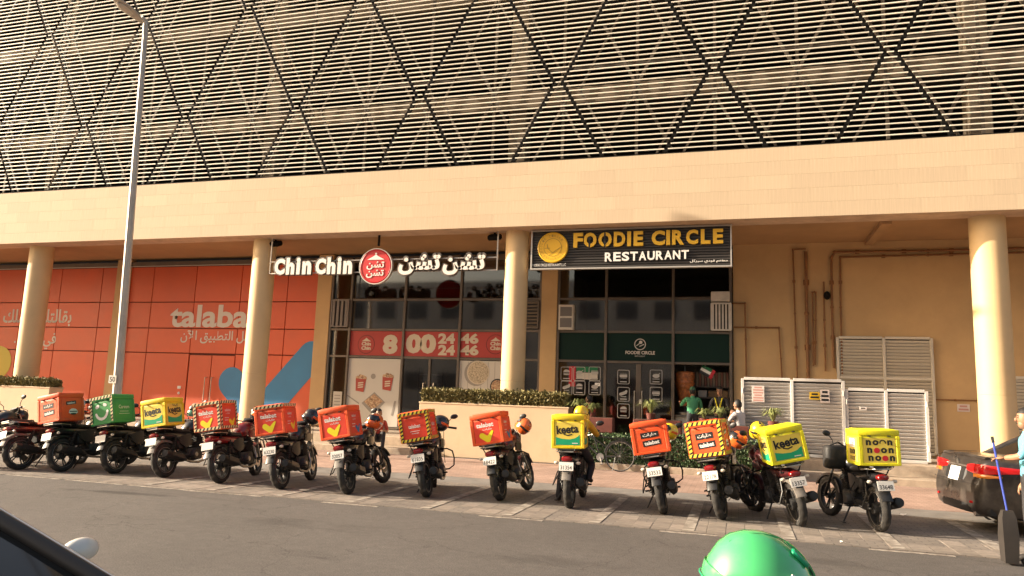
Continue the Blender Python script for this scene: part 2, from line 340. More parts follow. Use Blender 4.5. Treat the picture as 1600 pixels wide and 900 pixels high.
# car park behind the screen
for i, z in enumerate((10.42, 14.0, 17.6)):
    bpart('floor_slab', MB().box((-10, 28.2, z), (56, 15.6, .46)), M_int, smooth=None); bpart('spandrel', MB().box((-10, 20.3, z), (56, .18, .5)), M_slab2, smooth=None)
    bpart('guard_rail', MB().box((-10, 20.5, z + .95), (56, .06, .07)), M_tan, smooth=None)
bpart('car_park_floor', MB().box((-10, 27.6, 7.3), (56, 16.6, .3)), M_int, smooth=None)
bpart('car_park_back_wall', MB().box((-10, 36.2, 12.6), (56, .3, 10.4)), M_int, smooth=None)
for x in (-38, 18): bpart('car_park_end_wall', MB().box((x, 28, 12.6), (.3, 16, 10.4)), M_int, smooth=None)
for x in (-24.4, -15.0, -6.3, 5.95):
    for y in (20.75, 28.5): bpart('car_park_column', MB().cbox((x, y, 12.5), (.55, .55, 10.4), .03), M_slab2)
for x, z, w in ((-20.6, 8.9, .9), (-16.4, 12.3, .7), (-9.0, 12.2, .8), (1.4, 8.6, 1.2), (-11.2, 8.8, 1.5)):
    bpart('service_duct', MB().cbox((x, 24.5, z + .9), (w, .5, .4), .03), M_slab2)
# slatted screen
YS = 18.98; NX0, NDX, NZ, NH, HG = -21.42, 4.18, 10.31, 3.55, .12
def zig(z):
    if z <= NZ: base, t = NX0, (NZ - z) / NH
    elif z <= NZ + NH: base, t = NX0, (z - NZ) / NH
    else: base, t = NX0 + NDX / 2, (z - NZ - NH) / NH
    o = HG + t * (NDX / 2 - 2 * HG); out = []
    for i in range(-4, 9): out += [base + i * NDX - o, base + i * NDX + o]
    return sorted(out)
scr = bpart('louvre_screen', MB().box((-10, YS + .3, ZT + .06), (50, .12, .06)), M_dark, smooth=None)
segs = []
z = ZT + .12
while z < 16.3:
    xs = [x for x in zig(z) if -31.5 < x < 11.5]; xs = [-32] + xs + [12]
    for a, b_ in zip(xs, xs[1:]):
        a2, b2 = a + .048, b_ - .048
        if b2 - a2 > .06: segs.append((a2, b2, z))
    z += .1415
def seen(s):
    c = Vector(((s[0] + s[1]) / 2, YS, s[2])) - EYE; q = RM.transposed() @ c
    u, v = 800 + CF * q.x / q.z, 450 + CF * q.y / q.z
    return (s[1] - s[0]) / q.z * (1 if -60 < u < 1660 and v > -5 else .01)
segs.sort(key=seen, reverse=True)
ub = MB().box((0, 0, 0), (1, .034, .028)).mesh('slat'); rest = MB()
for i, (a, b_, z) in enumerate(segs):
    if i < 300: link('slat', ub, M_slat, scr, T((a + b_) / 2, YS, z) @ Matrix.Diagonal((b_ - a, 1, 1, 1)))
    else: rest.box(((a + b_) / 2, YS, z), (b_ - a, .034, .028))
tag(part('slat_run', rest, M_slat, scr, None), kind='stuff')
def bar(name, a, b_, w, d, m, parent):
    a, b_ = Vector(a), Vector(b_); L_ = (b_ - a).length; ang = math.atan2(b_.x - a.x, b_.z - a.z)
    return link(name, MB().box((0, 0, 0), (w, d, L_)).mesh(name), m, parent, T(*((a + b_) / 2)) @ Ry(ang))
for zr, off, sgn in ((NZ, 0, -1), (NZ, 0, 1), (NZ + NH, NDX / 2, 1)):
    for i in range(-3, 8):
        for sd in (-1, 1):
            x = NX0 + off + i * NDX; L_ = NH if sgn > 0 else NZ - ZT - .04
            f_ = L_ / NH; x1 = x + sd * (HG + f_ * (NDX / 2 - 2 * HG))
            if not -30 < x < 11: continue
            bar('brace', (x + sd * HG, YS + .09, zr), (x1, YS + .09, zr + sgn * L_), .11, .06, M_dark, scr)
            for dx in (-.36, .36):
                bar('rear_brace', (x + sd * HG + dx * sd, YS + .62, zr), (x1 + dx * sd, YS + .62, zr + sgn * L_), .06, .05, M_tan, scr)
            if sgn < 0 or off == 0:      # smaller inverted triangle between the braces
                bar('rear_brace', (x + sd * NDX / 2, YS + .66, zr), (x + sd * (NDX / 2 - .95), YS + .66, zr + sgn * min(L_, 1.9)), .08, .05, M_tan, scr)
for i in range(-5, 16):
    x = NX0 + i * NDX / 2
    if -30 < x < 11: bar('rear_post', (x, YS + .7, ZT + .04), (x, YS + .7, 17.4), .08, .05, M_tan, scr)

# building across the street: behind the camera, seen as a reflection in the shop glass
ob = thing('opposite_building', 'pale building across the street, mirrored in the shop glass', 'building', (-6, -26, 0)); OI = T(6, 26, 0)
M_ow = mat('opposite_wall', (.56, .50, .43), .85, nscale=.4, namt=.15); M_og = mat('opposite_window', (.12, .11, .11), .2)
part('wall', MB().box((-6, -27, 6.5), (86, 2, 13)), M_ow, ob, None, OI)
wm = MB().box((0, 0, 0), (2.0, .1, 1.7)).mesh('window')
for zf in (2.2, 5.8, 9.4):
    for i in range(23): link('window', wm, M_og, ob, OI @ T(-46 + i * 3.6, -25.98, zf + .6))
# ------------------------------------------------------------------ motorcycles
M_tyre = mat('tyre_rubber', (.030, .028, .026), .85, nscale=14, namt=.35, dirt=((.13, .11, .09), 9, .55, .75))
M_rim = mat('alloy_rim', (.05, .05, .05), .4, metal=.4)
M_lip = mat('rim_lip', (.45, .42, .38), .35, metal=.6)
M_met = mat('bare_metal', (.42, .40, .37), .35, metal=.9, nscale=8, namt=.3)
M_eng = mat('engine_casting', (.06, .058, .055), .55, metal=.4, nscale=12, namt=.4)
M_exh = mat('exhaust_black', (.025, .024, .023), .45, metal=.2, nscale=10, namt=.3)
M_seat = mat('seat_vinyl', (.02, .019, .019), .6, bscale=120, bstr=.1, dirt=((.07, .06, .05), 5, .55, .8))
M_bk = mat('motorcycle_black', (.016, .016, .018), .28, coat=.5, dirt=((.05, .045, .04), 4, .55, .85))
M_rd = mat('motorcycle_red', (.26, .014, .016), .28, coat=.6, dirt=((.16, .02, .02), 4, .55, .85))
M_dk = mat('motorcycle_maroon', (.06, .012, .014), .3, coat=.5)
M_tail = mat('tail_lens_red', (.20, .008, .010), .18, coat=.6)
M_ind = mat('indicator_lens', (.62, .55, .46), .2, coat=.5)
M_amb = mat('amber_lens', (.62, .20, .02), .25, coat=.4)
M_plate = mat('plate_white', (.72, .70, .66), .45, nscale=20, namt=.06)
M_ink = mat('black_ink', (.015, .015, .016), .5)
M_flap = mat('grey_mudguard', (.16, .145, .13), .6, nscale=7, namt=.3)
M_hl = mat('headlamp_glass', (.7, .72, .72), .08, metal=.5)
WBS = 1.36; RA = (0, 0, .300); FA = (0, WBS, .298)
def tyre(w):
    prof = [(.222, -.36), (.25, -.5), (.278, -.49), (.294, -.33), (.3005, -.12), (.3005, .12), (.294, .33), (.278, .49), (.25, .5), (.222, .36)]
    prof = [(r, h * w) for r, h in prof]; n = 64; mb = MB(); vv = []; m = len(prof)
    for k in range(n):
        q = 2 * math.pi * k / n
        for i, (r, h) in enumerate(prof):
            if i in (2, 3, 6, 7) and (k // 2 + (i > 4)) % 2: r -= .009
            vv.append((h, r * math.cos(q), r * math.sin(q)))
    ff_ = [(k * m + i, ((k + 1) % n) * m + i, ((k + 1) % n) * m + (i + 1) % m, k * m + (i + 1) % m) for k in range(n) for i in range(m)]
    return mb.add(vv, ff_)
def wheel(w, drum):
    mb = MB().lathe([(.226, -.36 * w), (.203, -.38 * w), (.196, -.1 * w), (.196, .1 * w), (.203, .38 * w), (.226, .36 * w)], 48, 'X', closed=True)
    mb.cyl((-.06, 0, 0), (.06, 0, 0), .042, 20)
    for k in range(5):
        a = 2 * math.pi * k / 5
        for s in (-.13, .13):
            p = [(0, .035 * math.cos(a), .035 * math.sin(a)), (0, .12 * math.cos(a + s * 1.2), .12 * math.sin(a + s * 1.2)), (0, .2 * math.cos(a + s), .2 * math.sin(a + s))]
            mb.tube(p, [.016, .012, .013], 6)
    if drum: mb.lathe([(0, -.07), (.075, -.07), (.08, -.05), (.08, .02), (.05, .03), (0, .03)], 28, 'X')
    return mb
def sheet(path, w, th, drop):      # channel-shaped mudguard along a (y, z) path
    secs = []
    for i, (y, z) in enumerate(path):
        a, b = path[max(i - 1, 0)], path[min(i + 1, len(path) - 1)]; t = Vector((b[0] - a[0], b[1] - a[1])).normalized(); n = Vector((-t.y, t.x))
        if i and False: n = -n
        P = lambda x, d: (x, y + n.x * d, z + n.y * d)
        secs.append([P(-w / 2, -drop), P(-w / 2, 0), P(-w / 4, .012), P(w / 4, .012), P(w / 2, 0), P(w / 2, -drop), P(w / 2 - th, -drop), P(w / 2 - th, -th), P(-w / 2 + th, -th), P(-w / 2 + th, -drop)])
    return MB().loft(secs)
def oval(y, z, hw, hh, n=14, p=2.4, dz=0):
    out = []
    for k in range(n):
        q = 2 * math.pi * k / n; c, s = math.cos(q), math.sin(q)
        out.append((hw * math.copysign(abs(c) ** (2 / p), c), y, z + hh * math.copysign(abs(s) ** (2 / p), s)))
    return out
def arc(c, r, a0, a1, n): return [(c[0] + r * math.cos(R(a0 + (a1 - a0) * i / n)), c[1] + r * math.sin(R(a0 + (a1 - a0) * i / n))) for i in range(n + 1)]
def bike_meshes():
    D = []
    def A(name, mb, m, sub=None, sm=40): D.append((name, mb.mesh(name, sm), m, sub))
    A('rear_wheel', wheel(.105, True).add([], []), M_rim); D[-1] = ('rear_wheel', D[-1][1], M_rim, None)
    A('tyre', tyre(.108), M_tyre, 'rear_wheel'); A('rim_lip', MB().lathe([(.228, .036), (.222, .041), (.216, .038), (.222, .034)], 48, 'X', closed=True).lathe([(.228, -.036), (.222, -.041), (.216, -.038), (.222, -.034)], 48, 'X', closed=True), M_lip, 'rear_wheel')
    A('front_wheel', wheel(.09, False), M_rim); A('tyre', tyre(.088), M_tyre, 'front_wheel')
    A('brake_disc', MB().lathe([(.06, .05), (.125, .05), (.125, .054), (.06, .054)], 32, 'X', closed=True), M_met, 'front_wheel')
    sw = MB()
    for s in (-1, 1): sw.tube([(s * .1, .52, .35), (s * .105, .25, .325), (s * .1, -.03, .3)], [.024, .02, .018], 8)
    sw.cyl((-.13, 0, .3), (.13, 0, .3), .013, 10); A('swingarm', sw, M_eng)
    A('chain_cover', MB().cbox((-.115, .28, .335), (.03, .56, .1), .012, rot=(R(2), 0, 0)), M_black)
    for s in (-1, 1):
        a, b = Vector((s * .135, .02, .36)), Vector((s * .125, .20, .70)); pts = [a.lerp(b, i / 24) for i in range(25)]
        A('shock_absorber', MB().tube(pts, [.012 if i < 3 or i > 21 else (.034 if i % 2 else .022) for i in range(25)], 10), M_exh)
    A('rear_mudguard', sheet([(.18, .60), (.1, .63), (0, .645), (-.1, .64), (-.19, .61), (-.26, .555), (-.31, .49), (-.335, .44)][::-1], .135, .008, .035), M_flap)
    A('plate_bracket', MB().cbox((0, -.285, .63), (.10, .02, .16), .005, rot=(R(-22), 0, 0)), M_black)
    A('number_plate', MB().cbox((0, 0, 0), (.215, .006, .125), .002), M_plate)
    A('tail_cowl', MB().loft([oval(.56, .70, .10, .06), oval(.3, .70, .13, .075), oval(.05, .72, .125, .07), oval(-.12, .735, .10, .055), oval(-.215, .745, .075, .038)]), 'PAINT')
    A('tail_lamp', MB().loft([oval(-.20, .735, .082, .042), oval(-.235, .735, .085, .045), oval(-.262, .732, .065, .033), oval(-.27, .73, .02, .012)]), M_tail)
    for s in (-1, 1):
        A('indicator_stalk', MB().tube([(s * .06, -.19, .68), (s * .145, -.2, .68)], .009, 6), M_black)
        A('indicator', MB().ell((s * .165, -.205, .68), (.036, .024, .024), 10, 8), M_ind)
    A('seat', MB().loft([oval(.64, .765, .085, .03), oval(.56, .785, .12, .04), oval(.38, .79, .14, .042), oval(.26, .80, .14, .045), oval(.18, .825, .14, .045), oval(0, .84, .13, .042), oval(-.15, .85, .10, .03)]), M_seat, sm=60)
    A('fuel_tank', MB().loft([oval(.60, .80, .07, .05), oval(.66, .83, .12, .10), oval(.76, .865, .155, .125), oval(.88, .88, .165, .13), oval(.98, .885, .145, .115), oval(1.05, .885, .08, .07), oval(1.07, .885, .03, .03)]), 'PAINT', sm=70)
    A('filler_cap', MB().lathe([(0, 1.012), (.032, 1.012), (.034, 1.0), (.034, .985)], 16, c=(0, .86, 0)), M_met)
    for s in (-1, 1):
        A('tank_shroud', MB().loft([[(s * .145, .78, .72), (s * .165, .78, .84), (s * .14, .78, .84), (s * .125, .78, .72)], [(s * .17, .95, .70), (s * .185, .95, .84), (s * .15, .95, .86), (s * .14, .95, .70)], [(s * .16, 1.09, .74), (s * .165, 1.09, .82), (s * .14, 1.09, .82), (s * .14, 1.09, .74)]]), 'PAINT')
        A('side_panel', MB().loft([[(s * .10, .30, .58), (s * .125, .30, .68), (s * .09, .30, .68), (s * .08, .30, .58)], [(s * .13, .45, .48), (s * .145, .45, .72), (s * .1, .45, .72), (s * .1, .45, .48)], [(s * .11, .62, .52), (s * .125, .62, .72), (s * .09, .62, .72), (s * .09, .62, .52)]]), M_black)
    en = MB().cbox((0, .70, .36), (.26, .40, .22), .04, seg=2); en.lathe([(0, .19), (.085, .19), (.10, .17), (.105, .1), (0, .1)], 24, 'X', c=(0, .64, .34)); en.lathe([(0, -.19), (.08, -.19), (.095, -.17), (.1, -.1), (0, -.1)], 24, 'X', c=(0, .62, .34)); A('engine', en, M_eng)
    cy = MB()
    for i in range(8): cy.cbox((0, .83 + i * .012, .47 + i * .028), (.2, .2, .013), .004, rot=(R(-22), 0, 0))
    cy.cbox((0, .90, .70), (.16, .17, .07), .02, rot=(R(-22), 0, 0)); cy.cbox((0, .87, .58), (.12, .12, .24), .01, rot=(R(-22), 0, 0)); A('cylinder_head', cy, M_eng)
    A('carburettor', MB().cbox((.02, .68, .58), (.1, .16, .1), .02).cbox((0, .52, .55), (.17, .18, .16), .03), M_black)
    A('clutch_badge', MB().lathe([(0, .196), (.035, .196), (.04, .19)], 20, 'X', c=(0, .64, .34)), M_met)
    A('exhaust_pipe', MB().tube([(.02, .98, .62), (.06, 1.06, .52), (.09, 1.05, .36), (.11, .95, .23), (.13, .75, .195), (.145, .5, .22), (.16, .33, .27)], .021, 10), M_met)
    A('muffler', MB().tube([(.165, .36, .27), (.172, .28, .29), (.18, .22, .305), (.195, -.17, .40), (.197, -.22, .412), (.198, -.225, .413)], [.026, .05, .066, .070, .06, .03], 16), M_exh)
    A('muffler_shield', MB().loft([[(.245, .2, .29), (.25, .2, .36), (.235, .2, .37), (.235, .2, .29)], [(.264, -.1, .36), (.268, -.1, .43), (.255, -.1, .44), (.255, -.1, .36)]]), M_rim)
    fr = MB().tube([(0, 1.03, .88), (0, .75, .78), (0, .5, .72)], .024, 8).tube([(0, 1.05, .82), (0, 1.0, .55), (0, .9, .3)], .022, 8)
    for s in (-1, 1): fr.tube([(s * .08, .6, .7), (s * .1, .3, .7), (s * .11, -.1, .755)], .014, 6).tube([(s * .09, .5, .36), (s * .1, .42, .55), (s * .1, .2, .7)], .016, 6)
    A('frame', fr, M_black)
    fk = lambda s: [(s * .09, 1.055, .96), (s * .09, 1.19, .66), (s * .085, 1.335, .36), (s * .085, WBS, .298)]
    for s in (-1, 1): A('fork_leg', MB().tube(fk(s), [.016, .017, .024, .022], 10), M_met if s > 0 else M_exh)
    A('fork_clamp', MB().cbox((0, 1.065, .945), (.24, .06, .03), .01).cbox((0, 1.12, .80), (.24, .06, .03), .01), M_eng)
    A('front_mudguard', sheet([(FA[1] + p[0], FA[2] + p[1]) for p in arc((0, 0), .335, 25, 165, 10)][::-1], .12, .006, .03), 'PAINT')
    A('headlamp_cowl', MB().loft([oval(1.08, .92, .07, .07), oval(1.13, .92, .11, .11), oval(1.20, .91, .12, .12), oval(1.26, .90, .10, .10), oval(1.28, .90, .05, .05)]), 'PAINT', sm=60)
    A('instrument_panel', MB().cbox((0, 1.06, 1.03), (.20, .1, .07), .02, rot=(R(-40), 0, 0)), M_black)
    A('handlebar', MB().tube([(-.37, .90, 1.035), (-.25, .96, 1.055), (-.13, 1.03, 1.03), (-.07, 1.06, .985), (.07, 1.06, .985), (.13, 1.03, 1.03), (.25, .96, 1.055), (.37, .90, 1.035)], .0115, 8), M_met)
    for s in (-1, 1):
        A('grip', MB().tube([(s * .25, .96, 1.055), (s * .375, .898, 1.034)], .019, 10), M_black)
        A('lever', MB().tube([(s * .22, 1.0, 1.055), (s * .30, 1.0, 1.05), (s * .39, .955, 1.03)], .008, 6), M_met)
        mr = MB().tube([(s * .21, .985, 1.06), (s * .23, .99, 1.14), (s * .31, .97, 1.215)], .007, 6); A('mirror_stalk', mr, M_black)
        A('mirror', MB().ell((s * .345, .965, 1.235), (.068, .018, .042), 14, 8, rot=(0, R(-8 * s), 0)), M_black)
    for s in (-1, 1): A('leg_guard', MB().tube([(s * .04, 1.0, .33), (s * .2, .99, .33), (s * .29, .97, .38), (s * .31, .98, .5), (s * .29, .99, .62), (s * .2, 1.01, .67), (s * .05, 1.03, .68)], .0125, 8), M_exh)
    A('foot_peg', MB().tube([(-.27, .47, .31), (.27, .47, .31)], .014, 8).tube([(-.23, .2, .40), (-.12, .28, .42)], .012, 6).tube([(.23, .2, .40), (.12, .28, .42)], .012, 6), M_black)
    A('gear_pedal', MB().tube([(-.17, .55, .28), (-.2, .62, .26), (-.24, .7, .27)], .007, 6), M_met)
    A('kick_stand', MB().tube([(-.12, .58, .30), (-.19, .54, .2), (-.285, .49, .055)], [.013, .012, .011], 8).cbox((-.29, .48, .052), (.05, .09, .012), .004, rot=(0, R(9), 0)), M_black)
    for q, pts in enumerate(([(-.2, .98, 1.06), (-.13, 1.16, 1.02), (-.06, 1.12, .86), (-.05, .95, .74)], [(.2, .98, 1.06), (.15, 1.2, 1.0), (.10, 1.22, .7), (.07, 1.30, .42)], [(.18, .98, 1.05), (.1, 1.15, 1.04), (.05, 1.1, .85), (.04, .8, .62)])): A('cable', MB().tube(pts, .006, 5), M_black)
    A('horn', MB().lathe([(0, .0), (.045, .0), (.05, .02), (0, .035)], 16, 'Y', c=(.07, 1.12, .66)), M_met)
    A('battery_cover', MB().cbox((0, .38, .56), (.18, .2, .2), .02), M_black)
    A('rear_brake_rod', MB().tube([(.12, .42, .28), (.12, .05, .25)], .006, 5), M_met)
    A('foot_guard', MB().tube([(-.14, .35, .62), (-.24, .3, .5), (-.26, .1, .36), (-.24, -.08, .34), (-.16, -.06, .5), (-.13, .02, .66)], .009, 6), M_exh)
    A('radiator_shroud', MB().cbox((0, 1.0, .46), (.16, .04, .2), .012, rot=(R(15), 0, 0)), M_black)
    A('tool_pouch', MB().cbox((-.13, .18, .62), (.07, .18, .13), .02), M_seat)
    rk = MB()
    for s in (-1, 1): rk.tube([(s * .13, .2, .80), (s * .15, .16, .865), (s * .15, -.24, .875), (s * .12, -.27, .875)], .011, 8).tube([(s * .12, -.06, .74), (s * .15, -.14, .87)], .009, 6)
    for y in (.12, -.05, -.24): rk.tube([(-.15, y, .872), (.15, y, .872)], .010, 8)
    A('luggage_rack', rk, M_black)
    A('grab_rail', MB().tube([(-.12, .1, .80), (-.165, .05, .82), (-.165, -.15, .84), (-.10, -.25, .845), (.10, -.25, .845), (.165, -.15, .84), (.165, .05, .82), (.12, .1, .80)], .010, 8), M_met)
    return D
BIKE = bike_meshes()
OFFS = {'rear_wheel': RA, 'front_wheel': FA}
_pn = [0]
def motorcycle(label, x, y, head, lean, paint, plate=None, steer=0, group='delivery motorcycles parked in a row'):
    root = thing('motorcycle', label, 'motorcycle', (x, y, 0), 0, group)
    root.rotation_mode = 'XYZ'; root.matrix_basis = T(x, y, .008) @ Rz(-head) @ Ry(-lean)
    subs = {}
    for name, me, m, sub in BIKE:
        mm = paint if m == 'PAINT' else m
        if name == 'rear_mudguard' and _pn[0] % 3 != 1: mm = M_black
        par = subs[sub] if sub else root
        M = None
        if name in OFFS: M = T(*OFFS[name])
        if name == 'number_plate': M = T(0, -.305, .635) @ Rx(R(-14))
        if steer and name in ('front_wheel', 'fork_leg', 'front_mudguard', 'handlebar', 'grip', 'lever', 'mirror', 'mirror_stalk', 'fork_clamp', 'headlamp_cowl', 'instrument_panel'):
            piv = T(0, 1.06, .95) @ Rx(R(-25)) @ Rz(steer) @ Rx(R(25)) @ T(0, -1.06, -.95); M = piv @ (M or Matrix.Identity(4))
        if name == 'leg_guard' and _pn[0] % 4 == 2 or name == 'foot_guard' and _pn[0] % 3 == 0 or name == 'tool_pouch' and _pn[0] % 2: continue
        o = link(name, me, mm, par, M)
        if name in OFFS: subs[name] = o
        if name == 'number_plate' and plate:
            for tx, w, h, dz in ((plate, .17, .058, -.016),):
                link('lettering', text_mesh(tx, h, .01, 0, w), M_ink, o, T(0, -.0040, dz) @ FACE_F)
    _pn[0] += 1
    return root
# ------------------------------------------------------------------ delivery boxes
BZ, BH, BW = .885, .49, .50
M_or = mat('box_orange', (.80, .095, .018), .5, nscale=6, namt=.1, dirt=((.40, .10, .05), 5, .52, .8), bscale=14, bstr=.25)
M_rp = mat('panel_red_orange', (.74, .06, .03), .45, nscale=5, namt=.12, dirt=((.55, .09, .06), 6, .55, .8))
M_yel = mat('box_yellow', (.80, .60, .012), .5, nscale=6, namt=.08, dirt=((.42, .32, .08), 5, .54, .8), bscale=14, bstr=.25)
M_lem = mat('box_lemon', (.78, .72, .015), .5, nscale=6, namt=.08, dirt=((.42, .40, .08), 5, .54, .8), bscale=14, bstr=.25)
M_kp = mat('panel_pale_yellow', (.80, .62, .10), .45)
M_grn = mat('box_green', (.035, .29, .075), .5, nscale=6, namt=.08)
M_teal = mat('panel_teal', (.01, .36, .17), .45)
M_hy = mat('print_yellow', (.82, .70, .02), .45)
M_blu = mat('print_blue', (.03, .20, .42), .5)
M_wht = mat('print_white', (.78, .75, .71), .5, dirt=((.55, .42, .36), 30, .55, .75))
M_tape = mat('tape_cream', (.74, .62, .34), .5)
M_tapey = mat('tape_yellow', (.80, .62, .06), .5)
M_rnd = mat('print_red', (.55, .02, .03), .5)
F_R = Matrix(((0, 0, 1, 0), (1, 0, 0, 0), (0, 1, 0, 0), (0, 0, 0, 1)))       # drawing -> right face
F_L = Matrix(((0, 0, -1, 0), (-1, 0, 0, 0), (0, 1, 0, 0), (0, 0, 0, 1)))     # drawing -> left face
def capsule(a, b, r, n=10, r2=None):
    a, b = Vector(a), Vector(b); r2 = r if r2 is None else r2; d = math.atan2(b.y - a.y, b.x - a.x)
    return [(b.x + r2 * math.cos(d - math.pi / 2 + math.pi * i / n), b.y + r2 * math.sin(d - math.pi / 2 + math.pi * i / n)) for i in range(n + 1)] + \
           [(a.x + r * math.cos(d + math.pi / 2 + math.pi * i / n), a.y + r * math.sin(d + math.pi / 2 + math.pi * i / n)) for i in range(n + 1)]
def gfx(name, parent, MF, shapes, m, lift=.003):
    mb = MB()
    for i, o in enumerate(shapes): mb.prism(o, .0008, T(0, 0, lift + i * .00035))
    return part(name, mb, m, parent, None, MF)
def txt(parent, MF, s, x, y, h, w, m, bold=.015, lift=.004, rot=0):
    return link('lettering', text_mesh(s, h, bold, 0, w), m, parent, MF @ T(x, y, lift) @ Rz(rot))
def rect(x, y, w, h, a=0):
    c, s = math.cos(a), math.sin(a); return [(x + c * u - s * v, y + s * u + c * v) for u, v in ((-w / 2, -h / 2), (w / 2, -h / 2), (w / 2, h / 2), (-w / 2, h / 2))]
def circ(x, y, r, n=24, ry=None): return [(x + r * math.cos(2 * math.pi * i / n), y + (ry or r) * math.sin(2 * math.pi * i / n)) for i in range(n)]
def tick(x, y, s): return [capsule((x - .5 * s, y + .12 * s), (x, y - .28 * s), .26 * s), capsule((x, y - .28 * s), (x + .5 * s, y + .42 * s), .26 * s, 10, .1 * s)]
_bm = {}
def box_meshes():
    w, h = BW, BH
    sh = MB().cbox((0, 0, (h - .075) / 2), (w - .012, w - .012, h - .075), .018, seg=2)
    fr = MB()
    for s in (-1, 1):
        for q in (-1, 1): fr.cbox((s * (w / 2 - .02), q * (w / 2 - .02), (h - .08) / 2), (.052, .052, h - .09), .008)
        fr.cbox((0, s * (w / 2 - .012), .022), (w - .05, .035, .04), .006); fr.cbox((s * (w / 2 - .012), 0, .022), (.035, w - .05, .04), .006)
    lid = MB().cbox((0, 0, h - .042), (w + .012, w + .012, .078), .016, seg=2).cbox((0, 0, h - .004), (w - .07, w - .07, .02), .008)
    return sh.mesh('delivery_box', 35), fr.mesh('corner_frame', 35), lid.mesh('lid', 35), MB().cbox((0, 0, 0), (.40, .335, .008), .003).mesh('panel', 35), MB().cbox((0, 0, 0), (.035, .05, .012), .003).mesh('latch', 35)
BOXM = box_meshes()
def hazard(parent, MF, m, sides='LRTB'):
    base = MB(); ink = MB(); e = BW / 2 - .028; z0, z1 = -BH / 2 + .035, BH / 2 - .03; th = .046
    for s_ in sides:
        if s_ in 'LR': cx, cy, w, h = (-e if s_ == 'L' else e), (z0 + z1) / 2, th, z1 - z0
        else: cx, cy, w, h = 0, (z1 if s_ == 'T' else z0), 2 * e + th, th
        lf = .012 if s_ in 'LR' else .0135
        base.prism(rect(cx, cy, w, h), .001, T(0, 0, lf)); n = 7
        for i in range(n):
            t = (i + .5) / n - .5
            if s_ in 'LR': y = cy + t * h; o = [(cx - w / 2, y - .018), (cx + w / 2, y + .004), (cx + w / 2, y + .03), (cx - w / 2, y + .008)]
            else: x = cx + t * w; o = [(x - .022, cy - h / 2), (x + .006, cy - h / 2), (x + .03, cy + h / 2), (x + .002, cy + h / 2)]
            ink.prism(o, .0008, T(0, 0, lf + .0012))
    part('hazard_tape', base, m, parent, None, MF); part('hazard_mark', ink, M_ink, parent, None, MF)
